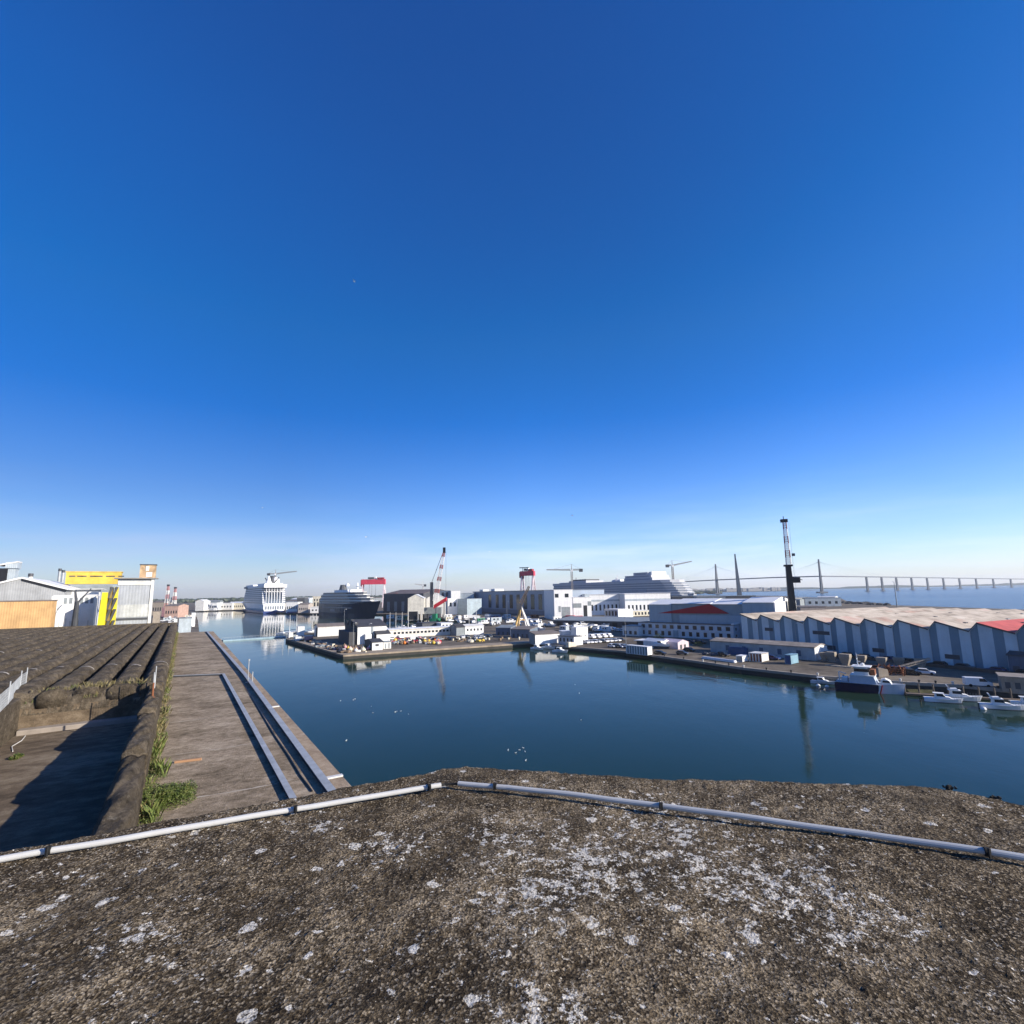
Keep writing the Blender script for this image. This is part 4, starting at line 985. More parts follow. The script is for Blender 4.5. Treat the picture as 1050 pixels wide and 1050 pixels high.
# buildings along the far basin shore
rows = [(200, 208.5, 622.5, 616.8, 880, 'gy', whitew, 'white domed hall on the far left shore of the basin', 'white_dome_hall'), (209, 222, 623.5, 618.3, 900, 'flat', white, 'first long white shed right of the domed hall', 'shore_shed'), (222.5, 238, 624, 618.6, 920, 'flat', whitew, 'second long white shed right of the domed hall', 'shore_shed'), (238.5, 250, 624, 618.2, 930, 'flat', cream, 'cream shore shed just left of the white cruise ship', 'shore_shed'),
        (293, 305, 628, 617.5, 700, 'flat', white, 'white quay shed right of the white cruise ship stern', 'shore_shed'), (305.5, 316, 628, 620.0, 690, 'gx', M('rust_red_roofed', (.45, .40, .36), .7), 'low grey shore shed between two white ones', 'shore_shed'), (318, 337, 629, 622.5, 672, 'flat', white, 'low white quay shed below the cream block', 'shore_shed'),
        (320, 337.5, 628, 611.3, 720, 'flat', cream, 'cream multi-storey block left of the navy cruise ship', 'cream_block'), (304, 312, 626, 613.0, 900, 'flat', dgrey, 'dark block with white cap behind the low grey shore shed', 'dark_block'),
        (155, 168, 624, 617.8, 700, 'gx', oldconc, 'tan shed left of the striped cranes', 'shore_shed'), (168, 182, 627, 621.5, 600, 'gx', M('pink_tile', (.5, .33, .26), .8), 'pinkish-roofed shed below the striped cranes', 'shore_shed')]
for (ua, ub, vb, vt, D, st, wm2, lb_, nm) in rows:
    f = front(ua, vb, ub, vt, 8, D); root, L, h_ = building(nm, lb_, f, 25, wm2, white if st != 'gx' else brownroof, st, rise=3 if st == 'gy' else 1.8)
    if nm != 'white_dome_hall': panes(root, L, h_*.35, h_*.6, 5, .45)
    if nm == 'cream_block': panes(root, L, h_*.68, h_*.82, 6, .45)

# ------------------------------------------------------------------ ships
def band(root, L0, L1, B, z0, z1, m_, name, n=1, inset=.0):
    MB(m_).box(L0, L1, -B/2-.06+inset, B/2+.06-inset, z0, z1).build(name, root)
def ship_deck(root, x0, x1, B, z0, z1, m_, wm_=None, nose=.12, name='deck'):
    Ln = x1-x0; poly = [(x0, -B/2), (x1-Ln*nose, -B/2), (x1-Ln*nose*.3, -B*.3), (x1, 0), (x1-Ln*nose*.3, B*.3), (x1-Ln*nose, B/2), (x0, B/2)]
    MB(m_).prism(poly, z0, z1).build(name, root)
    if wm_:
        k = 1.004; cx = (x0+x1)/2
        MB(wm_).prism([(cx+(x-cx)*k, y*(1+.12/B*2)) for x, y in poly], z0+(z1-z0)*.35, z0+(z1-z0)*.8).build('window_band', root)
# white cruise ship, stern towards the basin
sp_w = G(281, 629, 0); axis = math.atan2(.80, -.60); Bm = 30
root = thing('white_cruise_ship', 'tall white cruise ship moored at the far end of the basin, stern towards us', 'cruise ship', (sp_w.x, sp_w.y, 0), axis)
shipw = M('cruise_white', (.80, .80, .80), .4, var=.04, streak=.05, scale=.05); bal = M('balcony_shadow', (.14, .17, .21), .4, var=.2, scale=.4, streak=0)
MB(shipw).add([], []); hm_ = MB(shipw); hull(hm_, 200, Bm, 3.2, 13, .2, .05, .95, 3); hm_.build('hull', root)
hm_ = MB(M('blue_boot', (.02, .05, .20), .4)); hull(hm_, 197, Bm*.98, -1, 3.4, .2, .04, .95); hm_.build('boot_stripe', root)
zz = 13.0
for k in range(9):
    ship_deck(root, 4+k*.8, 168-k*3, Bm+(1.0 if k == 8 else 0), zz, zz+2.9, shipw, bal if k < 8 else None, .1); zz += 2.92
for k in range(5):   # stern atrium: glazed storeys with white mullions
    MB(M('pale_stern_glass', (.16, .20, .25), .3)).box(3.2+.8*k*.9, 4.6+k*.8, -Bm*.36, Bm*.36, 14+2.92*(k+3)-8.0, 16.2+2.92*(k+3)-8.0).build('stern_window', root)
for k in range(7): MB(shipw).box(3.0, 6.0, -Bm*.36+k*Bm*.12-.3, -Bm*.36+k*Bm*.12+.3, 13, 38).build('stern_mullion', root)
for k in range(8): MB(M('pale_stern_glass', (.16, .20, .25), .3)).box(-.15, .3, -Bm*.40+k*Bm*.105, -Bm*.40+k*Bm*.105+1.9, 5.6, 10.2).build('stern_opening', root)
MB(shipw).box(10, 60, -Bm*.4, Bm*.4, zz, zz+3.0).build('sun_deck', root); MB(shipw).box(-1.2, 9, -Bm*.5, Bm*.5, zz-3.2, zz+1.2).build('stern_canopy', root)
MB(shipw).lathe([(.1, 0), (5.5, .5), (6, 4), (4.2, 7.5), (1.2, 9.5)], (34, -7, zz+3), 12).build('radar_dome', root); MB(shipw).lathe([(6, 0), (3.2, 5), (1.0, 12)], (16, 6, zz+1), 10).build('funnel', root); MB(dgrey).lathe([(3.2, 0), (2.6, 8), (3.2, 11)], (24, 0, zz+3), 8).build('funnel', root)
MB(dgrey).bar((26, -3, zz+3), (22, -9, zz+12), .8).bar((28, 4, zz+3), (24, 9, zz+11), .8).build('water_slide', root); MB(shipw).lathe([(3.6, 0), (4.2, 3), (2.5, 6)], (60, -9, zz+1), 10).lathe([(3.0, 0), (3.4, 3), (2, 5)], (80, -10, zz), 10).build('radar_dome', root)
MB(shipw).box(90, 150, -Bm*.42, Bm*.42, zz, zz+2.4).build('upper_deck', root); MB(mgrey).box(120, 140, -Bm*.56, Bm*.56, zz-3, zz).build('bridge_wing', root)
o = MB(M('purple_barge', (.07, .06, .20), .5)); hull(o, 26, 9, -.5, 3, .2, .1, .9); o.box(3, 9, -3, 3, 3.01, 8); pp = G(293, 629.5, 0)
o = o.build('work_barge'); o.location = (pp.x+3, pp.y, 0); o.rotation_euler = (0, 0, rad(8)); tag(o, 'small dark purple work barge beside the white cruise ship stern', 'barge')
# navy cruise ship, bow to the right
ps, pb_ = G(335.5, 630.5, 0), G(388, 634.5, 0); axis = math.atan2(pb_.y-ps.y, pb_.x-ps.x); LN = (pb_-ps).length
root = thing('navy_cruise_ship', 'dark navy-hulled cruise yacht moored with its bow pointing right', 'cruise ship', (ps.x, ps.y, 0), axis)
hm_ = MB(hullblue); hull(hm_, LN*1.03, 24, -1, 14.5, .33, .10, .9, 3.2, 20); hm_.build('hull', root)
MB(bal).box(LN*.12, LN*.72, -12.1, 12.1, 9.6, 10.6).box(LN*.3, LN*.4, -12.1, 12.1, 5.6, 8.2).build('hull_opening', root)
zz = 14.5
for k, (x0, x1, B_) in enumerate(((4, .88, 23), (6, .86, 22.6), (9, .80, 22), (16, .74, 21.4))):
    ship_deck(root, x0, LN*x1, B_, zz, zz+3.1, M('yacht_white', (.66, .64, .58), .5, var=.05, scale=.05, streak=.05), M('yacht_window', (.03, .05, .08), .3), .22); zz += 3.12
MB(shipw).box(LN*.30, LN*.58, -8, 8, zz, zz+2.6).build('sun_deck', root); MB(dgrey).lathe([(4.5, 0), (3.6, 4), (3.0, 6)], (LN*.34, 0, zz+2.6), 10).build('funnel', root); MB(shipw).lathe([(2.2, 0), (2.4, 1.6), (.8, 3.2)], (LN*.36, 4, zz+7), 8).build('radar_dome', root)
MB(shipw).bar((LN*.64, 0, zz), (LN*.63, 0, zz+10), .9, .4).bar((LN*.6, 0, zz+6), (LN*.67, 0, zz+6), .4).build('mast', root)
MB(dgrey).box(8, 30, -10.5, 10.5, zz-3.0, zz-2.4).build('aft_awning', root)
# large grey-white cruise ship in dry dock, long side in shade
pr = at(713, 600, 0); ax = math.atan2(-.5, .86); pl = at(574, 850, 0); axis = math.atan2(pr.y-pl.y, pr.x-pl.x); LG = (pr-pl).length
root = thing('grey_cruise_ship', 'enormous grey-white cruise ship in the dry dock behind the white depot', 'cruise ship', (pl.x, pl.y, 0), axis)
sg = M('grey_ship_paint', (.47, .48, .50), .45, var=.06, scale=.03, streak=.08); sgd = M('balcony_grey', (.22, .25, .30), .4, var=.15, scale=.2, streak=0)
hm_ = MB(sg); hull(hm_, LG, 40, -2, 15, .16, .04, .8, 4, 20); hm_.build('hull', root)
MB(M('blue_hull_band', (.05, .12, .35), .5)).box(LG*.70, LG*.9, -20.1, -19.0, 6, 12).build('hull_band', root)
zz = 15.0
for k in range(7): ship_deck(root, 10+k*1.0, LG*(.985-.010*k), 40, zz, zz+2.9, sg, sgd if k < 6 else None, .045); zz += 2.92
gx = lambda u: along(pl, axis, u)/LG
for xx, ww, hh_ in ((gx(576)-.0, .06, -6), (gx(583), .12, 1.4), (gx(593), gx(611)-gx(593), 3.4)): MB(sg).box(LG*xx, LG*(xx+ww), -16, 16, zz-3 if hh_ < 0 else zz, zz+max(hh_, .4)).build('aft_deck', root)
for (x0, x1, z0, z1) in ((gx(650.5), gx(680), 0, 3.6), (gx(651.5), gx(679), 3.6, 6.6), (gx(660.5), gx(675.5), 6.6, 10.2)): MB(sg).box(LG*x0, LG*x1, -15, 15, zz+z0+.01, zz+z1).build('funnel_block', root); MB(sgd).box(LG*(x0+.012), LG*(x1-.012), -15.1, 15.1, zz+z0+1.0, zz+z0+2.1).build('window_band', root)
MB(shipw).box(LG*gx(675.6), LG*gx(678), -12, 12, zz+6.61, zz+10.6).build('funnel', root)
MB(sg).lathe([(9, 0), (7, 2.4), (2, 3.6)], (LG*gx(634.5), 0, zz), 12).bar((LG*gx(634.5), 0, zz+3), (LG*gx(634.5), 0, zz+9), .7, .3).bar((LG*gx(634), 0, zz+3), (LG*gx(633), 0, zz+6), .5).build('mast', root); MB(shipw).box(LG*gx(638.2), LG*gx(639.2), -3, 3, zz, zz+3).build('antenna_block', root)
MB(dgrey).box(LG*gx(595), LG*gx(609), -12, 12, zz+3.42, zz+5.4).build('pool_roof', root); MB(sg).bar((LG*.17, 0, zz+4), (LG*.175, 0, zz+9), .8).build('mast', root)
for xa, xb in ((.30, .46), (.62, .80)): MB(M('scaffold_sheet', (.38, .41, .45), .7)).box(LG*xa, LG*xb, -20.6, -20.1, 13, 24).build('scaffold_sheet', root)

# ------------------------------------------------------------------ cranes
def gantry(label, u0, u1, vtop, vbeam, D, ang, legs_w=5):
    p_ = at(u0, D); a_ = rad(ang); L = along(p_, a_, u1); zt_ = zat(p_, vtop)-ZQ; zb = zat(p_, vbeam)-ZQ
    r = thing('gantry_crane', label, 'gantry crane', (p_.x, p_.y, ZQ), a_)
    MB(pink).box(-2, L+2, -4, 4, zb, zt_).build('bridge_girder', r)
    mb = MB(M('dark_red_steel', (.20, .03, .04), .6)); mb.box(-1.6, 1.6, -3.6, 3.6, zb-4, zb).box(-3.0, -2.01, -5, 5, zb-3, zt_-1); mb.build('girder_end', r)
    mb = MB(dgrey); mb.box(L*.25, L*.50, -5, 5, zt_+.6, zt_+3.6); mb.build('trolley', r); mb = MB(M('deep_red', (.30, .02, .03), .6)); mb.box(L*.68, L*.98, -5, 5, zt_+.3, zt_+3.0); mb.build('trolley', r); MB(white).box(L*.54, L*.62, -3, 3, zt_+.2, zt_+4.5).build('trolley_cab', r)
    pw_ = M('pinkish_white_steel', (.70, .58, .60), .5)
    for x in (0, L):
        for y in (-1, 1):
            MB(pw_).bar((x, y*2.5, zb), (x+(0 if x else 0), y*14, 0), 1.3, .9).build('leg', r)
            MB(pw_).bar((x, y*2.5, zb), (x+(5 if x else -0), y*6, 0), .7, .5).build('leg_brace', r)
        mb = MB(pw_)
        for q_ in (.33, .66): mb.bar((x, -(2.5+11.5*q_), zb*(1-q_)), (x, 2.5+11.5*q_, zb*(1-q_)), .6)
        mb.build('cross_brace', r)
    for x in (L*.3, L*.42, L*.6): MB(dgrey).bar((x, 0, zb), (x, 0, zb*.3), .22).build('hoist_rope', r)
    return r
gantry('wide pink-red gantry crane above the navy cruise ship', 371.5, 393.5, 594.2, 599.4, 900, 4)
g2 = gantry('narrow pink-red gantry crane behind the big workshop roof', 536.2, 547.5, 585.8, 590.5, 760, -20)
p_ = at(538, 758); zt_ = zat(p_, 582.5); o = MB(M('dark_green_steel', (.05, .09, .07), .6)).box(-4, 10, -1, 1, 0, 1.2).build('jib_beam'); o.parent = g2; o.location = (0, 0, zt_-ZQ); MB(dgrey).bar((1, 0, zt_-ZQ-6), (1, 0, zt_-ZQ), .5).build('jib_post', g2)
def tower_crane(label, u, vtop, D, uj, uc, vj=None, mat=None, base=None):
    """hammerhead tower crane: jib tip at column uj, counter-jib at uc"""
    p_ = at(u, D); z = zat(p_, vtop)-ZQ; m_ = mat or M('crane_tan', (.30, .26, .24), .6)
    r = thing('tower_crane', label, 'tower crane', (p_.x, p_.y, ZQ), 0)
    s = abs(uj-u)/FP*D; c = abs(uc-u)/FP*D; sg_ = 1 if uj > u else -1
    MB(m_).lattice((0, 0, 0), (0, 0, z), 1.0, 1.0, 22, .16, .28).build('mast', r)
    rise_ = (zat(at(uj, D), vj)-ZQ-z) if vj else 0
    MB(m_).lattice((sg_*1.5, 0, z+1.2), (sg_*s, 0, z+1.2+rise_), .9, .5, 20, .14, .26).build('jib', r)
    MB(m_).lattice((-sg_*1.5, 0, z+1.2), (-sg_*c, 0, z+1.2), .8, .8, 6, .14, .3).build('counter_jib', r)
    MB(dgrey).box(-sg_*c-2.2, -sg_*c+2.2, -1.2, 1.2, z-1.6, z+2.2).build('counterweight', r)
    MB(m_).bar((0, 0, z), (0, 0, z+8), .7, .25).bar((0, 0, z+8), (sg_*s*.7, 0, z+2+rise_*.7), .14).bar((0, 0, z+8), (-sg_*c, 0, z+2), .14).build('tower_head', r)
    MB(white).box(-1.3, 1.3, -2.6, -1.1, z-1.5, z+1.2).build('cab', r); return r
tower_crane('thin tower crane above the white cruise ship', 280.5, 589.0, 860, 302, 273.5, 586.5)
tower_crane('tower crane at the left end of the grey cruise ship', 587.5, 585.2, 640, 562, 597, 585.2)
tower_crane('tower crane near the right end of grey cruise ship with rising jib', 692, 580.5, 700, 712, 687, 576.5)
tower_crane('tiny pale tower crane behind the gabled boat sheds', 433.5, 600.5, 900, 425, 435.5, 599.5, whitew)
# mobile harbour crane with lattice boom
D = 470; p_ = at(442.5, D, 0); 
root = thing('harbour_crane', 'tall harbour crane with red and white lattice boom beside the boat sheds', 'crane', (p_.x, p_.y, ZQ), 0)
za, zb_ = zat(p_, 612)-ZQ, zat(p_, 597)-ZQ; xt = at(455, D).x-p_.x; ztip = zat(at(455, D), 561.5)-ZQ; xb0 = at(446.5, D).x-p_.x
MB(dgrey).box(-1.5, 1.3, -1.6, 1.6, 3, zb_, .2).build('tower', root); MB(dgrey).box(-7, 8, -5, 5, .6, 4.5).build('carriage', root)
MB(mgrey).box(-6, 9, -4, 4, 4.51, 10).build('machine_house', root)
P0_, P1_ = Vector((xb0, -1, za-4)), Vector((xt, -1, ztip-5))
for k in range(8): MB(white if k % 2 == 0 else M('boom_red', (.34, .10, .10), .5)).lattice(P0_.lerp(P1_, (k-.0 if k % 2 == 0 else k+.35)/8), P0_.lerp(P1_, (k+1 if k % 2 else k+1.35)/8), 2.0-.14*k, 1.86-.14*k, 4, .15, .27).build('boom_section', root)
MB(black).box(xt-.8, xt+1.5, -1.8, .2, ztip-5, ztip).build('boom_head', root)
MB(dgrey).bar((0, -.8, zb_), (xt, -.8, ztip-2), .13).bar((0, .8, zb_), (xt, .8, ztip-2), .13).bar((xt+2, -1, ztip-4), (xt+2, -1, 12), .11).build('stay_rope', root)
p_ = at(444.5, 455); q_ = at(457.5, 455); z0, z1 = zat(p_, 622.5), zat(q_, 614.5); Lr = q_.x-p_.x
root = thing('red_loading_ramp', 'bright red slanted loading ramp beside the harbour crane foot', 'ramp', (p_.x, p_.y, 0), 0)
MB(red).ext_y([(0, z0-1.5), (Lr, z1-1.5), (Lr, z1+1.8), (0, z0+1.8)], 0, 5).build('ramp_body', root); MB(dgrey).bar((Lr*.8, 2.5, 1.5), (Lr*.8, 2.5, z1-3), .5).bar((Lr*.15, 2.5, 1.5), (Lr*.15, 2.5, z0-1), .5).build('ramp_support', root)
pg = G(441.5, 638.0, 0); root = thing('green_barge', 'green work barge with dark piles at the foot of the harbour crane', 'barge', (pg.x, pg.y, 0), rad(-8))
Lg = along(pg, rad(-8), 452); hm_ = MB(green); hull(hm_, Lg, 8, -.5, 3.2, .2, .1, .95); hm_.build('hull', root); MB(green).box(Lg*.25, Lg*.6, -2.5, 2.5, 3.21, 7.0).build('deck_house', root); MB(whitew).box(Lg*.08, Lg*.2, -2, 2, 3.21, 5.8).build('cabin', root)
for i in range(3):
    pg = G(430+4.2*i, 637.5, 0); o = MB(black).bar((0, 0, -1), (0, 0, 6.0), .6, .6, 8).box(-.75, .75, -.75, .75, 6.0, 6.4).build('mooring_pile'); o.location = pg; tag(o, 'dark mooring pile standing in water left of the green barge', 'pile', 'mooring piles by the green barge')
# yellow A-frame floating crane
root = thing('a_frame_crane', 'yellow and white A-frame crane with dark lattice jib on the peninsula', 'crane', at(536, 300), 0)
P = at(536, 300); wx = lambda u: at(u, 300).x-P.x; zz_ = lambda v: zat(P, v)-ZQ
ax0 = wx(534.5); apex = (ax0, 0, zz_(621))
MB(M('dull_crane_yellow', (.55, .36, .12), .7)).bar((wx(528), -2, 1.2), apex, .75, .5).bar((wx(531), -4.5, 1.2), apex, .5, .4).build('front_leg', root)
MB(white).bar((wx(543.5), 2, 1.2), apex, .95, .5).bar((wx(540), 4, 1.2), apex, .55, .4).build('back_leg', root)
MB(M('dull_crane_yellow', (.55, .36, .12), .7)).bar(Vector((wx(528), -2, 1.2)).lerp(Vector(apex), .4), Vector((wx(543.5), 2, 1.2)).lerp(Vector(apex), .4), .35).build('cross_beam', root)
MB(M('dark_tan_steel', (.16, .12, .09), .6)).lattice((wx(533), 0, zz_(622)), (wx(543.5), 0, zz_(601.5)), .9, .45, 12, .14, .26).build('jib', root)
MB(dgrey).box(wx(530), wx(535.5), -3, 3, zz_(625), zz_(619)).build('winch_house', root); MB(orangeb).box(wx(526.5), wx(534), -4.6, 3, .0, 1.4).build('base_frame', root); MB(mgrey).box(wx(534.1), wx(545), -3, 5, .0, 1.2).build('base_frame', root)
# black lattice crane behind the warehouse
D = 235; p_ = at(815.5, D); zk = zat(p_, 579.5)-ZQ; zt_ = zat(p_, 536)-ZQ; dx = at(811.5, D, ZQ+zk).x
root = thing('black_mast_crane', 'tall black box mast crane with white lattice top behind the striped warehouse', 'crane', (p_.x, p_.y, ZQ), rad(-20))
mb = MB(black); mb.add([(-1.75, -1.75, 0), (1.75, -1.75, 0), (1.75, 1.75, 0), (-1.75, 1.75, 0), (-1.05, -1.05, zk), (1.05, -1.05, zk), (1.05, 1.05, zk), (-1.05, 1.05, zk)], [(3, 2, 1, 0), (4, 5, 6, 7), (0, 1, 5, 4), (1, 2, 6, 5), (2, 3, 7, 6), (3, 0, 4, 7)]); mb.build('box_mast', root)
MB(black).box(-2.6, 2.8, -2.6, 2.6, zat(p_, 634)-ZQ-3, zat(p_, 627.5)-ZQ).build('machine_house', root); MB(black).box(-1.7, 1.7, -1.7, 1.7, zk-.6, zk+.2).build('mast_head', root)
for k in range(6):
    za, zb_ = zk+(zt_-zk)*k/6, zk+(zt_-zk)*(k+1)/6
    MB(white if k % 2 == 0 else M('boom_dark_red', (.25, .05, .05), .5)).lattice((.3, 0, za+.2), (.3, 0, zb_+.2), .95-.05*k, .9-.05*k, 4, .07, .13).build('lattice_section', root)
MB(black).box(-1.3, 1.6, -1, 1, zt_+.2, zt_+1.6).bar((-1.5, 0, zt_+1.0), (1.7, 0, zt_+1.0), .25).bar((0, 0, zt_+1.5), (0, 0, zt_+3), .2).build('lattice_head', root)
zc = zat(p_, 595)-ZQ; MB(black).box(1.2, 4.2, -1.2, 1.2, zc-1.2, zc+1.2).bar((1, 0, zc+1.5), (5.2, 0, zc), .2).build('side_cab', root); MB(white).bar((2.2, -.4, zk-14), (2.0, -.4, zt_), .07).build('hoist_rope', root); zc = zat(p_, 569)-ZQ; MB(dgrey).box(2.0, 3.2, -.5, .5, zc-.6, zc+.6).build('hook_block', root)
# two red and white striped shipyard cranes at the far left shore
for (u, vt, lb_) in ((170, 601, 'left one of two red and white striped lattice cranes on the far left quay'), (177.5, 603.5, 'right one of two red and white striped lattice cranes, bluish base')):
    D = 640; p_ = at(u, D); z = zat(p_, vt)-ZQ; root = thing('striped_crane', lb_, 'crane', (p_.x, p_.y, ZQ), 0)
    for k in range(5): MB(whitew if k % 2 else M('crane_brick_red', (.45, .20, .20), .6)).lattice((0, 0, z*.3+z*.7*k/5), (0, 0, z*.3+z*.7*(k+1)/5), 2.0-.25*k, 1.75-.25*k, 3, .2, .32).build('lattice_section', root)
    MB(M('crane_blue', (.16, .22, .36), .6) if u > 172 else M('faded_pink', (.50, .26, .26), .6)).box(-3.5, 3.5, -3, 3, 0, z*.3).build('portal_base', root); MB(dgrey).box(-1.2, 1.2, -1.2, 1.2, z, z+2).build('crane_head', root); MB(whitew).lattice((2, 0, z*.4), (-6 if u > 172 else 5, 0, z*.62), .9, .5, 6, .25, .35).build('jib', root)

# ------------------------------------------------------------------ bridge over the estuary
root = thing('cable_stayed_bridge', 'long cable-stayed bridge on slender piers crossing the hazy estuary', 'bridge', (0, 0, 0), 0)
bm_ = M('bridge_grey', (.13, .15, .18), .7)
deck = [(700, 2500, 596.2), (736, 2230, 594.2), (760, 2120, 593.2), (790, 2050, 591.9), (815, 2000, 591.1), (843, 1965, 590.4), (866, 2050, 590.6), (890, 2250, 590.9)]
piers = [(890, 606.3), (905.5, 605.8), (920.5, 605.2), (936, 604.6), (952, 604.1), (968.5, 603.6), (985, 603.1), (1002, 602.7), (1019.5, 602.3), (1037.5, 601.9), (1057, 601.7)]
pts = [Vector((*at(u, D)[:2], 0)) for u, D, v in deck]; zs = [zat(p_, v) for p_, (u, D, v) in zip(pts, deck)]
pp_ = []
for i, (u, v) in enumerate(piers):
    D = 2250+i*90; p_ = at(u, D, 0); z = zat(p_, 590.9+.26*i); pp_.append((p_, z))
    if i: pts.append(Vector((p_.x, p_.y, 0))); zs.append(z)
mb = MB(bm_)
for i in range(len(pts)-1):
    a_, b_ = pts[i], pts[i+1]; d = (b_-a_).normalized(); n_ = Vector((-d.y, d.x, 0))*7
    vs = []
    for (q_, z) in ((a_, zs[i]), (b_, zs[i+1])):
        for s, dz in ((-1, 0), (1, 0), (1, -4.0), (-1, -4.0)): w_ = q_+n_*s; vs.append((w_.x, w_.y, z+dz))
    mb.add(vs, [(0, 1, 5, 4), (1, 2, 6, 5), (2, 3, 7, 6), (3, 0, 4, 7), (3, 2, 1, 0), (4, 5, 6, 7)])
mb.build('deck', root)
for (p_, z) in pp_: MB(bm_).bar((p_.x, p_.y, -1), (p_.x, p_.y, z-4), 5.2, 4.4).box(p_.x-8, p_.x+8, p_.y-8, p_.y+8, -1, 2.5).build('pier', root)
pyl = M('pylon_grey', (.12, .135, .16), .7)
for (u, D, v) in ((736, 2230, 578.5), (843, 1965, 573.5)):
    p_ = at(u, D, 0); z = zat(p_, v); 
    MB(pyl).bar((p_.x-7, p_.y-7, -1), (p_.x, p_.y, z), 4.5, 3.2).bar((p_.x+7, p_.y+7, -1), (p_.x, p_.y, z), 4.5, 3.2).box(p_.x-16, p_.x+16, p_.y-12, p_.y+12, -1, 5).build('pylon', root)
    cb = MB(M('stay_cable', (.45, .47, .5), .6)); d = (pts[5]-pts[1]).normalized()
    for k in range(1, 9):
        for s in (-1, 1):
            q_ = p_+d*s*k*23; cb.bar((p_.x, p_.y, z-2-k*1.2), (q_.x, q_.y, 62), .13)
    cb.build('stay_cables', root)
# tall tapering mast on a low hull in the estuary
pm = at(758.5, 1350, 0); root = thing('tapering_mast', 'tall dark tapering mast rising from a low hull left of the black crane', 'mast', (pm.x, pm.y, 0), rad(-10))
zt_ = zat(pm, 568); lean = at(753.5, 1350, zt_).x-pm.x-(proj((pm.x, pm.y, zt_))[0]-758.5)/FP*0
mb = MB(M('mast_blue_grey', (.07, .10, .14), .6)); tl = at(753.6, 1350, zt_).x-pm.x
mb.add([(-5, -5, 4), (5, -5, 4), (5, 5, 4), (-5, 5, 4), (-3.5+tl*.45, -3, zt_*.5), (2.8+tl*.45, -3, zt_*.5), (2.8+tl*.45, 3, zt_*.5), (-3.5+tl*.45, 3, zt_*.5), (tl-1.6, -1, zt_), (tl+1.2, -1, zt_), (tl+1.2, 1, zt_), (tl-1.6, 1, zt_)],
       [(3, 2, 1, 0), (0, 1, 5, 4), (1, 2, 6, 5), (2, 3, 7, 6), (3, 0, 4, 7), (4, 5, 9, 8), (5, 6, 10, 9), (6, 7, 11, 10), (7, 4, 8, 11), (8, 9, 10, 11)]); mb.build('mast_shaft', root)
hm_ = MB(black); hull(hm_, 32, 9, -.5, 4, .2, .1, .9); o = hm_.build('hull', root); o.location = (-12, 0, 0)
# pier and sheds on the estuary shore
f = front(640, 614, 833, 612.8, -4, 640); 
for (ua, ub, vt, D, mm, lb_) in ((690, 716, 611.4, 560, dgrey, 'dark flat shed behind the painted hall, left'), (716, 745, 611.8, 520, mgrey, 'grey flat shed behind the painted hall roof'), (745, 776, 611.0, 560, dgrey, 'dark flat shed left of the black crane'), (826, 863, 613.2, 600, lgrey, 'pale long shed right of the black crane on the shore'), (777, 806, 612.6, 600, mgrey, 'grey shed just left of the black crane on the shore'), (822, 849, 622.0, 340, M('tan_shed', (.38, .31, .26), .7), 'low tan shed behind the warehouse roof right of the black crane')):
    f = front(ua, 0, ub, vt, -8, D); f = (f[0], f[1], f[2], max(3, f[3])); root, L, h_ = building('shore_shed', lb_, f, 22, mm, mgrey if D > 400 else brownroof, 'flat'); panes(root, L, h_*.3, h_*.6, 5, .4)
rk = MB(M('dark_rock', (.06, .06, .06), .9))
for i in range(90):
    u = R.uniform(863, 912); p_ = G(u, 618.3+(u-863)*.045+R.uniform(-.5, .8), 1.2); s = R.uniform(1, 3.2); rk.blob((p_.x, p_.y, 1.5), s*1.4, s, s*.8, 6, .4)
o = rk.build('rock_armour', kind='stuff'); o['label'] = 'dark boulders along the estuary shore'; o['category'] = 'rocks'
p_ = G(920, 622.5); root = thing('tall_light_mast', 'tall thin light mast on the estuary shore under the bridge', 'light mast', p_); z = zat(p_, 598); MB(mgrey).bar((0, 0, 0), (0, 0, z), .5, .25, 6).build('mast', root); MB(white).box(-1.2, 1.2, -.4, .4, z, z+.8).build('lamp_head', root)
# town far beyond the estuary
tw = MB(M('far_town_wall', (.42, .40, .38), .8))
for _ in range(140):
    D = R.uniform(3300, 3900); p_ = at(R.uniform(684, 800) if R.random() < .7 else R.uniform(684, 740), D, 0); s = R.uniform(6, 16); h_ = R.uniform(8, 26); tw.box(p_.x-s, p_.x+s, p_.y-s, p_.y+s, 0, h_)
o = tw.build('far_town', kind='stuff'); o['label'] = 'hazy far town beyond the estuary'; o['category'] = 'town'
struct(MB(coastm).prism([(at(676, 3150, 0).x, 3150), (at(812, 3150, 0).x, 3150), (at(812, 4100, 0).x, 4100), (at(676, 4100, 0).x, 4100)], -1, 1.6).build('far_shore'))
# ------------------------------------------------------------------ works beyond the bunker roof (left)
def lp(u, b_):     # point on the line across the bunker axis at distance b_, seen in column u
    lo, hi = -220, 60
    for _ in range(60):
        m_ = (lo+hi)/2; p_ = B2W(m_, b_)
        if proj((p_.x, p_.y, 10))[0] < u: lo = m_
        else: hi = m_
    return Vector((p_.x, p_.y, ZQ))
def works(name, label, u0, u1, vtop, b_, dp, wall, roof, style='flat', vref=None, **k):
    p_ = lp(u0, b_); q_ = lp(u1, b_); L = (q_-p_).length; h_ = zat(lp(vref or (u0+u1)/2, b_), vtop)-ZQ
    return building(name, label, (p_, BA, L, h_), dp, wall, roof, style, **k)
works('peach_clad_shed', 'peach-coloured corrugated shed behind the bunker roof at the far left', -60, 47.5, 615.0, 160, 4, orange, brownroof, 'flat', vref=45, over=.15)
MBx = M('grey_gable_cladding', (.36, .37, .37), .6, rib=.5)
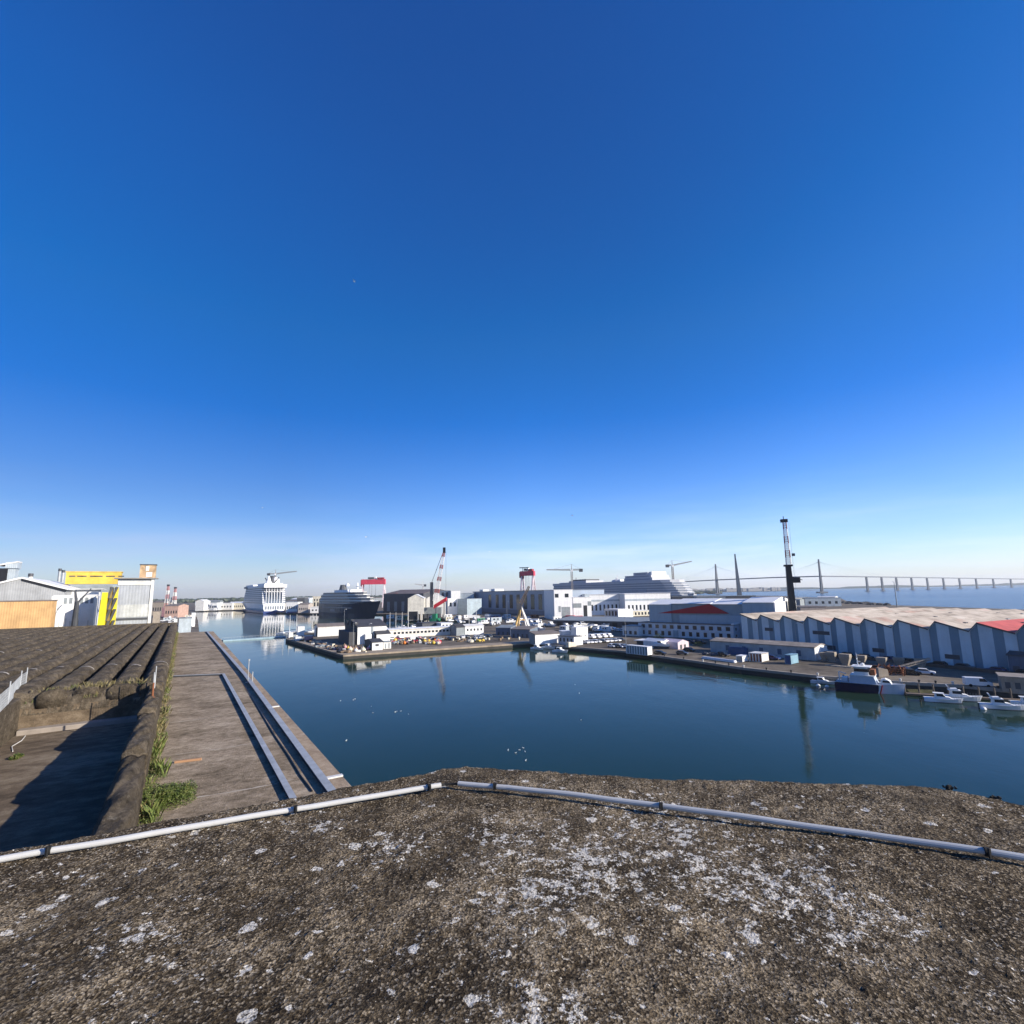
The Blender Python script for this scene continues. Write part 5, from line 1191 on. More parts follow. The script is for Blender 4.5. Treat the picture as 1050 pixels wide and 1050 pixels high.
p_, q_ = lp(-38, 185), lp(59, 185); L = (q_-p_).length; he = zat(q_, 604.5)-ZQ; hr = zat(lp(10, 185), 593.5)-ZQ
root = thing('grey_gabled_works', 'grey gabled works hall with bright white roof behind the peach shed', 'works hall', (p_.x, p_.y, ZQ), BA)
MB(MBx).ext_y([(0, -.2), (L, -.2), (L, he), (L/2, hr), (0, he)], 0, 45).build('wall', root)
mb = MB(white)
mb.ext_y([(L/2, hr+.06), (L+.7, he-.1), (L+.7, he+.35), (L/2, hr+.5)], -.3, 45.6); mb.ext_y([(L/2, hr+.06), (-.7, he-.1), (-.7, he+.35), (L/2, hr+.5)], -.3, 45.6); mb.build('roof', root)
mb = MB(black); mb.ext_y([(L/2, hr-.5), (L+.3, he-.7), (L+.3, he-.05), (L/2, hr+.05)], -.2, -.01); mb.build('verge_trim', root)
root, L, h_ = works('white_works_building', 'white works building with grey window band beside the peach shed', 49, 92, 610.0, 176, 5, white, white, over=.2)
panes(root, L, h_*.905, h_*.97, 6, .6, .2, .98, mat=mgrey); MB(whitew).box(L*.3, L*.32, -.12, .0, 0, h_*.75).build('downpipe', root)
for xx in (.06, .16, .42, .62, .86): MB(M('pale_seam', (.55, .55, .54), .6)).box(L*xx, L*xx+.18, -.08, .02, 0, h_*.72).build('wall_seam', root)
MB(white).box(L*-.04, L*.10, -1.6, -.01, -.1, h_*.99).build('corner_block', root)
root, L, h_ = works('white_upper_works', 'white upper works block with grey windows under the yellow gantry beam', 57, 95, 603.8, 196, 5, white, M('pale_works_roof', (.62, .62, .60), .6), over=1.2)
panes(root, L, h_*.80, h_*.90, 6, .5, .04, .6, mat=mgrey)
# dark cone-like pillar with a slender jib
b_ = 168; p_ = lp(72.5, b_); root = thing('dark_jib_crane', 'dark grey tapering pillar crane with a slender jib before the white works building', 'jib crane', p_, BA)
z1 = zat(p_, 617)-ZQ; sc1_ = (lp(77, b_)-lp(68, b_)).length/2
MB(M('charcoal_steel', (.045, .05, .058), .6)).lathe([(sc1_*1.35, 0), (sc1_*1.2, z1*.3), (sc1_*.55, z1)], (0, 0, 0), 10).build('pillar', root)
xj = (lp(86, b_)-p_).length; zj = zat(lp(86, b_), 603.5)-ZQ; zl = zat(lp(69.5, b_), 606)-ZQ
MB(dgrey).bar((0, 0, z1-.5), (xj, 0, zj), .32, .16).build('jib', root); MB(dgrey).bar((0, 0, z1-1), (-(p_-lp(69.5, b_)).length, 0, zl), .42, .3).build('back_arm', root)
# yellow gantry
b_ = 215; p_ = lp(60.5, b_); q_ = lp(118, b_); L = (q_-p_).length; z1 = zat(lp(90, b_), 587.2)-ZQ; z0 = zat(lp(90, b_), 599)-ZQ
root = thing('yellow_gantry', 'yellow shipyard gantry beam on bright yellow legs behind the white works', 'gantry crane', (p_.x, p_.y, ZQ), BA)
MB(yellow).box(0, L, -2, 2, z0, z1).build('bridge_girder', root); MB(M('gantry_trim', (.55, .40, .10), .6)).box(-.2, L+.2, -2.1, 2.1, z1+.01, z1+.35).build('girder_rail', root)
for i, xx in enumerate((.06, .2, .26, .43, .49, .55, .72, .78, .95)): MB(dgrey).box(L*xx, L*xx+1.5, -2.06, -1.9, z0+(z1-z0)*.62, z0+(z1-z0)*.72).build('inspection_hole', root)
MB(mgrey).box(L*.1, L*.86, -3.2, -2.01, z0-2.6, z0-.4).build('walkway', root)
for (ua, ub, bb, mm) in ((95.5, 103.5, 166, byellow), (104.5, 108, 168, M('dark_yellow_brown', (.30, .20, .05), .7)), (109.5, 113.5, 170, byellow)):
    p_ = lp(ua, bb); L = (lp(ub, bb)-p_).length; z = zat(p_, 602 if ua > 100 else 607.5)-ZQ; o = MB(mm)
    o.add([(-L*.35, 0, 0), (L, 0, 0), (L, 4, 0), (-L*.35, 4, 0), (L*.3, 0, z), (L, 0, z), (L, 4, z), (L*.3, 4, z)], [(3, 2, 1, 0), (4, 5, 6, 7), (0, 1, 5, 4), (1, 2, 6, 5), (2, 3, 7, 6), (3, 0, 4, 7)])
    o = o.build('gantry_leg', root); o.matrix_parent_inverse = Matrix.Identity(4)
    lw_ = p_-root.location; o.location = (lw_.x*math.cos(BA)+lw_.y*math.sin(BA), -lw_.x*math.sin(BA)+lw_.y*math.cos(BA), 0)
    if 104 < ua < 110:
        mb = MB(dgrey)
        for k in range(9): mb.bar((0, -.2, z*k/9), (L, -.2, z*(k+1)/9), .35)
        s = mb.build('leg_ladder', o)
# grey silo house with rusty box on top
root, L, h_ = works('silo_house', 'tall grey corrugated silo house at the end of the bunker roof', 113.5, 151.5, 592.5, 178, 4, M('silo_grey', (.36, .385, .42), .55, rib=.7, var=.12), M('silo_roof', (.30, .29, .28), .7), over=.9)
MB(M('silo_pale_band', (.50, .52, .52), .6, rib=.8, var=.2)).box(.4, L*.93, -.12, .02, h_*.62, h_*.74).build('glazed_band', root); MB(dgrey).box(.2, L*.95, -.2, .02, h_*.592, h_*.612).build('ledge', root)
MB(whitew).box(L-.6, L+.10, -.25, .0, 0, h_-.3).build('corner_trim', root); MB(whitew).box(.1, L-.6, -.16, .0, h_*.93, h_*.965).build('eaves_trim', root); MB(dgrey).box(L*.58, L*.62, -.5, .0, h_*.40, h_*.45).build('wall_fan', root)
xa = (lp(135.5, 178)-root.location).length; xb = (lp(152.5, 178)-root.location).length; zt_ = zat(lp(144, 178), 579.3)-ZQ
pent = MB(rustbox).box(xa, xb, .6, 3.4, h_+.002, zt_).build('rusty_penthouse', root); MB(dgrey).box(xa-.15, xb+.15, .45, 3.55, zt_+.002, zt_+.25).build('penthouse_roof', pent)
MB(whitew).box(xa+1.5, xb-.8, .5, .62, h_+.3, h_+(zt_-h_)*.45).build('pale_patch', pent); MB(whitew).box(xb-2.4, xb-1.6, .46, .62, h_+(zt_-h_)*.55, zt_-.3).build('pale_patch', pent)
# conveyor head in the top-left, chimneys
b_ = 230; p_ = lp(-6, b_); root = thing('conveyor_head', 'grey conveyor head sticking up over the works at the left frame edge', 'conveyor', p_, BA); s = (lp(9, b_)-p_).length
z0, z1 = zat(lp(3, b_), 583)-ZQ, zat(lp(3, b_), 575)-ZQ
MB(lgrey).box(s*.15, s, -2, 3, z0, z1-.6).build('housing', root); MB(whitew).ext_y([(-s*.3, z1-1.8), (s*1.02, z1-.6), (s*1.02, z1-.2), (-s*.3, z1-1.3)], -2.2, 3.2).build('roof', root); MB(lgrey).box(s*.35, s*.9, -1.5, 2.5, 0, z0).build('shaft', root); MB(black).box(-s*.4, s*.34, -1.6, 2.4, z0-9, z0).build('dark_chute', root)
for (u, vt, b_, r_, lb_) in ((21.5, 588, 192, .5, 'short dark-topped chimney on the white roof at the left'), (53, 583, 240, .42, 'left one of two slim grey chimneys left of the yellow gantry'), (56.8, 584.5, 240, .42, 'right one of two slim grey chimneys left of the yellow gantry')):
    p_ = lp(u, b_); z = zat(p_, vt)-ZQ; root = thing('chimney', lb_, 'chimney', p_, 0)
    MB(galv if u > 30 else whitew).bar((0, 0, 0), (0, 0, z-.9), r_, r_, 10).build('stack', root); MB(dgrey).bar((0, 0, z-.9), (0, 0, z), r_*1.15, r_*1.15, 10).build('cap', root)
# low sheds filling the yard further left
for (ua, ub, vt, b_, lb_) in ((156, 163, 626.5, 330, 'small tan hut right of the silo house'), (183, 196, 633.5, 300, 'low grey hut behind the end of the bunker terrace'), (196.5, 200.5, 628, 480, 'slim white hut on the left quay edge')):
    works('yard_hut', lb_, ua, ub, vt, b_, 9, oldconc if ua < 170 else lgrey if ua < 190 else white, brownroof if ua < 170 else mgrey, 'flat', over=.2)

# ------------------------------------------------------------------ vehicles
tyre = rubber
def make_car(label, body, kind='car', group=None):
    """x forward, origin on the ground at the middle"""
    if kind == 'van': Lc, W, Hh, pb, pg_ = 4.9, 1.9, 2.0, [(-2.4, .35), (2.35, .35), (2.42, .75), (2.3, 1.05), (1.55, 1.2), (1.0, 1.98), (-2.38, 1.98)], [(1.50, 1.22), (1.0, 1.88), (.1, 1.88), (.1, 1.2)]
    else: Lc, W, Hh, pb, pg_ = 4.2, 1.75, 1.45, [(-2.05, .35), (2.0, .32), (2.1, .6), (1.95, .82), (1.0, .95), (.35, 1.42), (-1.3, 1.45), (-1.95, 1.0), (-2.1, .7)], [(.93, .97), (.32, 1.37), (-1.25, 1.39), (-1.75, 1.0)]
    r = thing('parked_car' if kind == 'car' else 'parked_van', label, kind, (0, 0, 0), 0, group)
    b_ = MB(body); b_.ext_y(pb, -W/2, W/2); b_.build('body', r, bevel=.06)
    g = MB(glass); g.ext_y(pg_, -W/2-.01, W/2+.01); g.build('side_glass', r)
    wz = MB(glass)
    if kind == 'van': wz.add([(1.52, -.78, 1.25), (1.52, .78, 1.25), (1.03, .74, 1.92), (1.03, -.74, 1.92)], [(0, 1, 2, 3)])
    else: wz.add([(1.0, -.75, .985), (1.0, .75, .985), (.40, .7, 1.42), (.40, -.7, 1.42)], [(0, 1, 2, 3)]); MB(glass).add([(-1.38, -.68, 1.46), (-1.38, .68, 1.46), (-1.93, .72, 1.06), (-1.93, -.72, 1.06)], [(0, 1, 2, 3)]).build('rear_window', r)
    wz.build('windscreen', r)
    for x in (-Lc*.31, Lc*.31):
        for y in (-W/2+.02, W/2-.02):
            MB(tyre).bar((x, y-.10, .32), (x, y+.10, .32), .32, .32, 12).build('wheel', r)
    return r
def paint(name, c, m_=0.0): return M(name, c, .25, m_, var=.04, streak=.04, spec=.6)
carw = paint('car_white', (.78, .78, .78)); carb = paint('car_black', (.015, .016, .02)); cars = paint('car_silver', (.45, .47, .5), .5); carn = paint('car_blue', (.03, .06, .18)); carr = paint('car_red', (.40, .02, .02)); cart = paint('car_grey', (.12, .13, .14), .3)
hide = Vector((0, 0, -50))
protos = {}
def put(kind, body, P_, rz, label, group=None):
    key = (kind, body.name)
    if key not in protos:
        protos[key] = make_car(label, body, kind, group); r = protos[key]; r.location = P_; r.rotation_euler = (0, 0, rz)
        return r
    r = dup(protos[key], P_, rz, label, group)
    if not group and 'group' in r: del r['group']
    return r
put('van', carw, G(1003, 704), rad(-25), 'white van parked alone on the quay at the right, behind the motorboats')
put('car', carb, G(935, 692), rad(-35), 'black parked car, left one of the pair on the quay below the warehouse')
put('car', carw, G(949, 691.5), rad(-40), 'white parked car right beside the black car below the warehouse')
for i in range(10):
    x = (3.75+.66*i)*bw+R.uniform(-.5, .5); put('car', [carb, carb, cart, carn][i % 4], wh(x, -3.6), wa+math.pi*(i % 2), 'dark car parked between the boundary wall and striped warehouse', 'dark cars behind the boundary wall')
for i, u in enumerate((606.5, 612.5, 618.5, 624)): put('van', carw, G(u, 654.6-.35*i), rad(-62), 'white van in the back row of the small quay car park', 'white vans in the quay car park')
for i in range(10): put('car', [carw, carw, cars, carw, carb][i % 5], G(600.5+4.0*i, 660-.28*i), rad(-58+R.uniform(-5, 5)), 'car in the long middle row of the small quay car park, %s' % ('white', 'white', 'silver', 'white', 'black')[i % 5], 'cars in the middle row of the quay car park')
for i in range(4): put('car', [carw, carb, carw, cars][i], G(628+4.3*i, 663.8+.2*i), rad(-65), ('white', 'black', 'white', 'silver')[i]+' car in the short front row near the slatted container', 'cars in the front row of the quay car park')
for i in range(34):
    u = R.uniform(158, 199); v = R.uniform(630.5, 646.5); k = R.choice(['car', 'car', 'car', 'van']); bm2 = carw if k == 'van' else R.choice([carw, carw, cars, cart, carb, carw])
    put(k, bm2, G(u, v), rad(R.choice([32, 122])+R.uniform(-6, 6)), '%s %s crowded among others on the left quay yard' % ({'car_white': 'white', 'car_silver': 'silver', 'car_grey': 'grey', 'car_black': 'black'}[bm2.name], k), 'vehicles crowding the left quay yard')
cn_ = {'car_white': 'white', 'car_silver': 'silver', 'car_grey': 'grey', 'car_black': 'black', 'car_blue': 'blue', 'car_red': 'red'}
for i in range(46):
    u = R.uniform(455, 572); v = R.choice([633.2, 635, 637, 638.5])+R.uniform(-.4, .4)+(u-455)*.012
    k = R.choice(['car', 'car', 'van']); bm2 = carw if k == 'van' else R.choice([carw, carw, cars, cart, carb, carn])
    put(k, bm2, G(u, v), rad(R.choice([30, -60])+R.uniform(-8, 8)), '%s %s parked on the yard below the big workshop' % (cn_[bm2.name], k), 'vehicles on the yard below the big workshop')
for i in range(16):
    u = R.uniform(470, 512); v = R.uniform(653, 655.5)
    bm2 = R.choice([carw, cars, cart, carb, carw]); put('car', bm2, G(u, v), rad(R.choice([24, 114])+R.uniform(-8, 8)), '%s car parked before the white cottage and blue-grey sheds' % cn_[bm2.name], 'cars before the white cottage')
for i in range(14):
    u = R.uniform(605, 655); bm2 = R.choice([carw, carw, cart, carb]); k = 'van' if bm2 is carw and R.random() < .5 else 'car'
    put(k, bm2, G(u, 646.5+R.uniform(-.6, 1.2)), rad(-50+R.uniform(-8, 8)), '%s %s parked behind the quay car park, before the long grey shed' % (cn_[bm2.name], k), 'vehicles before the long grey shed')
for i in range(12):
    u = 604+R.uniform(0, 60); put('van', carw, G(u, 629.5+R.uniform(-.6, .8)), rad(-45+R.uniform(-9, 9)), 'white van on the far yard below the white depot', 'white vans below the white depot')
for i in range(9):
    u = R.uniform(664, 752); bm2 = R.choice([carb, cart, carn]); put('car', bm2, G(u, 658.3+R.uniform(-.3, .6)+(u-664)*.03), rad(-46), '%s car parked in the shade of the two-storey office' % cn_[bm2.name], 'dark cars before the office building')
# red lorry / loader by the yard office
def lorry(label, P_, rz, cab, load, name='parked_lorry'):
    r = thing(name, label, 'lorry', P_, rz)
    MB(cab).ext_y([(2.6, .5), (4.6, .5), (4.6, 1.6), (4.2, 2.9), (2.6, 2.9)], -1.15, 1.15).build('cab', r); MB(glass).box(4.28, 4.5, -1.0, 1.0, 1.7, 2.6).build('windscreen', r)
    MB(load).box(-4.6, 2.4, -1.2, 1.2, 1.0, 3.4).build('load_box', r); MB(dgrey).box(-4.6, 4.0, -.5, .5, .5, .99).build('chassis', r)
    for x in (-3.6, -2.4, 3.6):
        for y in (-1.0, 1.0): MB(rubber).bar((x, y-.15, .5), (x, y+.15, .5), .5, .5, 12).build('wheel', r)
    return r
lorry('red lorry on the yard in front of the white shipyard office', G(594, 636), rad(20), red, red)
lorry('second red lorry just left of the other, pinkish load box', G(586, 635.5), rad(-30), red, pink)
r = lorry('white box lorry parked at the left of the yard below the big workshop', G(486, 634.8), rad(10), white, white)
r = lorry('white box lorry further right on the yard, beside the A-frame crane', G(549, 639.5), rad(-20), white, white)

# ------------------------------------------------------------------ boats
def motorboat(label, P_, rz, L=9.0, cabin=True, hullm=None, group=None, fly=False):
    r = thing('motorboat', label, 'motorboat', (P_[0], P_[1], 0), rz, group); B_ = L*.32
    hb = MB(hullm or white); hull(hb, L, B_, -.25, L*.12, .55, .10, .92, L*.05, 14); o = hb.build('hull', r); o.location = (-L*.5, 0, 0)
    wl = MB(dgrey); hull(wl, L*.985, B_*.985, -.3, .08, .55, .10, .92, 0, 14); o = wl.build('waterline_stripe', r); o.location = (-L*.5, 0, 0)
    if cabin:
        z = L*.12
        MB(white).ext_y([(-L*.22, z+.01), (L*.24, z+.01), (L*.14, z+L*.055), (L*.06, z+L*.06), (-L*.01, z+L*.15), (-L*.20, z+L*.15)], -B_*.33, B_*.33).build('cabin', r)
        MB(glass).ext_y([(L*.052, z+L*.066), (-.005*L, z+L*.142), (-L*.17, z+L*.142), (-L*.17, z+L*.07)], -B_*.34, B_*.34).build('cabin_window', r)
        MB(white).box(-L*.25, L*.03, -B_*.37, B_*.37, z+L*.151, z+L*.165).build('hardtop', r)
        ra = MB(galv)
        for i in range(5):
            x = L*(.2+.06*i); w_ = B_*.42*(1-((i)/6)**2)
            for s in (-1, 1): ra.bar((x, s*w_, z+.02), (x, s*w_, z+.65), .018)
        ra.build('bow_rail', r)
        if fly: MB(white).ext_y([(-L*.2, z+L*.166), (-.02*L, z+L*.166), (-.05*L, z+L*.21), (-L*.19, z+L*.20)], -B_*.3, B_*.3).build('flybridge', r); MB(white).bar((-L*.2, -B_*.3, z+L*.16), (-L*.27, -B_*.3, z+L*.28), .09).bar((-L*.2, B_*.3, z+L*.16), (-L*.27, B_*.3, z+L*.28), .09).bar((-L*.27, -B_*.3, z+L*.28), (-L*.27, B_*.3, z+L*.28), .09).build('radar_arch', r)
    MB(dgrey).box(-L*.52, -L*.47, -.25, .25, .1, L*.12).build('outboard', r)
    return r
def boat_at(u0, v0, u1, **k):
    a_, b_ = G(u0, v0, 0), G(u1, v0+1.2, 0); m_ = (a_+b_)/2; rz = math.atan2(b_.y-a_.y, b_.x-a_.x)+rad(k.pop('turn', -18)); L = (b_-a_).length*k.pop('s', 1.12)
    return motorboat(k.pop('label'), m_, rz, L, **k)
boat_at(833, 700.5, 856, label='small white motorboat moored at the quay left of the patrol boat', hullm=M('pale_blue_white', (.62, .66, .70), .35))
boat_at(951, 719.5, 985, label='white cabin motorboat, front one of the moored pair left of the gap', hullm=shipw)
boat_at(966, 717.5, 1004, label='larger white motorboat with radar arch behind the front cabin boat', fly=True, turn=-16)
boat_at(1009, 726.5, 1048, label='white motorboat with raised hardtop at the right end of the quay', fly=True)
boat_at(1040, 723.5, 1075, label='white motorboat partly cut by the right frame edge')
# patrol boat
a_, b_ = G(858, 706, 0), G(930, 712.5, 0); rz = math.atan2(b_.y-a_.y, b_.x-a_.x); L = (b_-a_).length*1.0
root = thing('patrol_boat', 'navy and white patrol boat with diagonal stripe and tall white wheelhouse', 'patrol boat', (a_.x, a_.y, 0), rz)
B_ = 5.2
def pw(t_): return (.88+.12*min(1, t_/.12)) if t_ < .38 else max(0.0, 1-((t_-.38)/.62)**1.7)
def pstat(ts): return [[(L*(t_-.10*max(0, t_-.5)), -pw(t_)*B_/2*(.86-.3*max(0, t_-.5)), -.4), (L*t_, -pw(t_)*B_/2, 1.8+.75*max(0, t_-.4)), (L*t_, pw(t_)*B_/2, 1.8+.75*max(0, t_-.4)), (L*(t_-.10*max(0, t_-.5)), pw(t_)*B_/2*(.86-.3*max(0, t_-.5)), -.4)] for t_ in ts]
def ploft(m_, ts, nm):
    rw = pstat(ts); mb = MB(m_); k_ = len(ts); mb.add([q for r_ in rw for q in r_], [(i*4+k, (i+1)*4+k, (i+1)*4+k+1, i*4+k+1) for i in range(k_-1) for k in range(3)]+[(0, 1, 2, 3), tuple((k_-1)*4+q for q in (3, 2, 1, 0))]); mb.build(nm, root)
ploft(navy, [.64*i/9 for i in range(10)], 'hull_aft')
ploft(M('patrol_grey_white', (.55, .58, .62), .4, var=.05), [.6405+.3595*i/12 for i in range(13)], 'hull_bow')
for k, mm in enumerate((white, M('stripe_red', (.55, .04, .04), .5))):
    MB(mm).add([(L*(.615+.022*k), -pw(.645)*B_/2-.03, -.2), (L*(.632+.022*k), -pw(.645)*B_/2-.03, -.2), (L*(.677+.022*k), -pw(.645)*B_/2-.03, 1.85), (L*(.660+.022*k), -pw(.645)*B_/2-.03, 1.85), (L*(.615+.022*k), -pw(.645)*B_/2+.35, -.2), (L*(.632+.022*k), -pw(.645)*B_/2+.35, -.2), (L*(.677+.022*k), -pw(.645)*B_/2+.35, 1.85), (L*(.660+.022*k), -pw(.645)*B_/2+.35, 1.85)],
        [(0, 1, 2, 3), (4, 7, 6, 5), (0, 4, 5, 1), (2, 6, 7, 3), (1, 5, 6, 2), (0, 3, 7, 4)]).build('diagonal_stripe', root)
MB(M('patrol_deck', (.42, .45, .48), .7)).box(.2, L*.64, -B_/2*.93, B_/2*.93, 1.91, 1.98).build('deck', root)
pwh = M('patrol_house', (.46, .52, .60), .4, var=.05)
MB(pwh).ext_y([(L*.22, 1.985), (L*.62, 1.985), (L*.58, 3.6), (L*.24, 3.6)], -B_*.40, B_*.40).build('lower_house', root)
MB(white).box(L*.24, L*.60, -B_*.42, B_*.42, 3.61, 3.75).build('upper_deck', root)
wheelh = MB(white).ext_y([(L*.30, 3.76), (L*.52, 3.76), (L*.49, 5.5), (L*.31, 5.5)], -B_*.33, B_*.33).build('wheelhouse', root)
MB(glass).ext_y([(L*.305, 4.5), (L*.512, 4.5), (L*.497, 5.2), (L*.31, 5.2)], -B_*.335, B_*.335).build('wheelhouse_window', wheelh)
MB(white).box(L*.27, L*.55, -B_*.37, B_*.37, 5.51, 5.65).build('wheelhouse_roof', wheelh)
MB(white).bar((L*.36, 0, 5.6), (L*.35, 0, 8.6), .16, .07).bar((L*.355, -.9, 7.2), (L*.355, .9, 7.2), .06).bar((L*.35, 0, 6.6), (L*.40, 0, 6.6), .12).lathe([(.1, 0), (.4, .1), (.4, .4), (.1, .6)], (L*.42, .8, 5.65), 8).build('mast', root)
MB(rust).box(L*.53, L*.60, -1.0, 1.6, 3.76, 5.0).build('life_raft_rack', root)
ten = MB(white).ext_y([(L*.655, 1.9), (L*.82, 2.0), (L*.79, 2.8), (L*.73, 3.2), (L*.67, 3.0)], -B_*.2, B_*.2).build('fore_house', root); MB(glass).ext_y([(L*.69, 2.4), (L*.80, 2.4), (L*.785, 2.78), (L*.70, 2.8)], -B_*.205, B_*.205).build('fore_window', ten)
ra = MB(galv)
for i in range(9):
    t_ = .84+.015*i; w_ = B_/2*max(.05, pw(t_))
    for s in (-1, 1): ra.bar((L*t_, s*w_*.9, 2.1), (L*t_, s*w_*.9, 3.0), .025)
for i in range(12):
    for s in (-1, 1): ra.bar((.3+i*L*.018, s*B_*.45, 1.98), (.3+i*L*.018, s*B_*.45, 2.9), .025)
ra.build('guard_rail', root); cr = MB(white).bar((L*.06, 0, 1.98), (L*.06, 0, 4.0), .14).bar((L*.06, 0, 4.0), (L*.17, 0, 3.6), .11).box(L*.10, L*.19, -1.2, 1.2, 1.985, 2.9).build('stern_crane', root)
# boats in the dock inlet, on the hard and floating fenders
for (u0, v0, u1, lb_) in ((547, 665.5, 556, 'tiny white motorboat, left one in the dock inlet'), (558, 664.5, 568, 'tiny white motorboat, middle one in the dock inlet'), (569, 668.5, 581, 'white motorboat leaning at the inlet corner, below the grey harbour office')):
    boat_at(u0, v0, u1, label=lb_, turn=10)
r = boat_at(671, 668.8, 687, label='white motorboat standing on the quay before the white tent', turn=0); r.location.z = ZQ+.9
MB(dgrey).box(-3, 2.5, -.6, .6, -.9, -.26).bar((-1, -1.0, -.6), (-1, 1.0, -.6), .3, .3, 10).build('trailer', r)
for (u0, v0, u1, lb_) in ((612, 644.8, 627, 'white motorboat on the hard behind the cube-like block'), (629, 645, 640, 'smaller white motorboat on the hard behind the quay car park'), (543, 644.5, 560, 'white motorboat on the hard right of the A-frame crane'), (545, 649.5, 561, 'white boat under a cover before the long white shed'), (560, 645.0, 571, 'white cruiser on the hard left of the cube-like block')):
    r = boat_at(u0, v0, u1, label=lb_, turn=0, s=.8); r.location.z = ZQ+.5
for (u, v, lb_) in ((839, 703.5, 'larger white fender floating below the small motorboat'), (848, 704.5, 'smaller white fender floating below the small motorboat'), (1008.5, 727.5, 'white fender floating left of the last motorboat')):
    o = MB(white).lathe([(.05, -.3), (.4, -.15), (.5, .1), (.35, .4), (.05, .55)], (0, 0, 0), 10).build('floating_fender'); o.location = G(u, v, 0); tag(o, lb_, 'fender')
# sailing boats moored behind the peninsula
def sailboat(label, P_, rz, L=9, m_h=12, group=None):
    r = thing('sailboat', label, 'sailboat', (P_[0], P_[1], 0), rz, group)
    hb = MB(white); hull(hb, L, L*.3, -.3, 1.05, .6, .12, .7, .3, 10); o = hb.build('hull', r); o.location = (-L/2, 0, 0)
    MB(white).box(-L*.22, L*.12, -L*.09, L*.09, 1.06, 1.5, .1).build('cabin', r)
    MB(whitew).bar((L*.05, 0, 1.0), (L*.05, 0, m_h), .17, .12, 6).build('mast', r); MB(whitew).bar((L*.04, 0, 2.0), (-L*.4, 0, 2.0), .09).build('boom', r); MB(blue).bar((L*.02, 0, 2.2), (-L*.38, 0, 2.2), .17).build('furled_sail', r)
    return r
sb = None
for (u, v, vt) in ((290, 651, 631), (296, 650, 630), (303, 649.2, 632), (319.5, 648.5, 629), (323, 648.5, 629.5), (399, 646.5, 634), (405, 646.2, 632), (411.5, 646, 634), (418, 645.5, 628), (428, 645, 627), (431.5, 645, 626.5), (480.5, 643, 627), (488, 642.5, 627.5)):
    P_ = G(u, v, 0); m_h = max(9, zat(P_, vt))
    if sb is None: sb = sailboat('white sailboat moored behind the peninsula, mast bare', P_, rad(R.uniform(-20, 40)), 9, m_h, 'sailboats behind the peninsula')
    else: dup(sb, P_, rad(R.uniform(-20, 40)))
for (u, v) in ((409, 645.3), (414, 644.6), (424, 644.2), (427, 643.8), (396, 646.8)):
    motorboat('white motorboat among the moored masts behind the peninsula', G(u, v, 0), rad(R.uniform(-30, 60)), 8, group='motorboats behind the peninsula')
# low pontoon bridge across the basin mouth
a_, b_ = G(228, 656.5, .6), G(292, 652.3, .6); d = b_-a_; root = thing('pontoon_bridge', 'long pale pontoon boom lying across the water to the peninsula tip', 'pontoon', (a_.x, a_.y, 0), math.atan2(d.y, d.x))
MB(M('pale_teal_pontoon', (.26, .38, .44), .6)).box(0, d.length, -2.2, 2.2, -.3, .75).build('float', root)
ra = MB(galv)
for i in range(22):
    x = d.length*i/21; ra.bar((x, 2.0, .75), (x, 2.0, 1.8), .05)
ra.bar((0, 2.0, 1.8), (d.length, 2.0, 1.8), .05); ra.build('handrail', root)
for i in range(3): MB(concrete).box(-9+2.6*i, -6.6+2.6*i, -3-.6*i, 2.5, -.5, 1.6+.5*(i % 2)).build('abutment_block', root)
MB(orangeb).box(-5, -3.6, -1, .5, 1.65, 2.9).build('orange_box', root)
# small quay furniture
for i, (u, v) in enumerate(((583, 663.5), (585.7, 663.2), (588, 662.8))):
    o = MB(M('cream_box', (.70, .62, .50), .7)).box(-.9, .9, -.8, .8, 0, 2.0-.2*i, .05).build('cream_cabinet', bevel=.05); o.location = G(u, v); o.rotation_euler = (0, 0, rad(-50)); tag(o, ('left', 'middle', 'right')[i]+' one of three cream cabinets on the inlet corner', 'cabinet')
for i in range(22):
    t_ = (i+.5)/22; k = t_*7; j = int(k); allp = rq; a_ = allp[j].lerp(allp[j+1], k-j)
    d = (allp[j+1]-allp[j]).normalized(); n_ = Vector((-d.y, d.x, 0))*.45
    o = MB(black if i % 3 else whitew).lathe([(.22, 0), (.18, .3), (.30, .42), (.28, .55), (.1, .6)], (0, 0, 0), 8).build('mooring_bollard'); o.location = Vector((a_.x, a_.y, ZQ+.16))+n_; tag(o, '%s bollard on the kerb of the right quay' % ('black' if i % 3 else 'white'), 'bollard', 'bollards on the right quay')
# mossy ramp and landing stage behind the patrol boat
o = MB(M('mossy_ramp', (.10, .095, .035), .9, var=.4, scale=.8)); a_, b_ = G(929, 703.5), G(957, 704.5); o.add([(a_.x, a_.y, .9), (b_.x, b_.y, .9), (b_.x-.2, b_.y-1.8, -.3), (a_.x-.2, a_.y-2.0, -.3), (a_.x, a_.y, -.5), (b_.x, b_.y, -.5)], [(0, 1, 2, 3), (0, 3, 4), (1, 5, 2), (4, 3, 2, 5), (0, 4, 5, 1)]); o = o.build('mossy_slipway'); tag(o, 'mossy green slipway between the patrol boat bow and the motorboats', 'slipway')
a_, b_ = G(930, 711.5, .4), G(1058, 719, .4); d = b_-a_; root = thing('landing_stage', 'weathered landing stage along the water behind the motorboats', 'landing stage', (a_.x, a_.y, 0), math.atan2(d.y, d.x))
MB(wood).box(0, d.length, 0, 1.6, .15, .5).build('deck', root)
for i in range(9): MB(M('pile_wood', (.16, .13, .10), .9)).bar((d.length*i/8, 1.75, -1.5), (d.length*i/8, 1.75, 2.4), .16, .16, 8).build('pile', root)
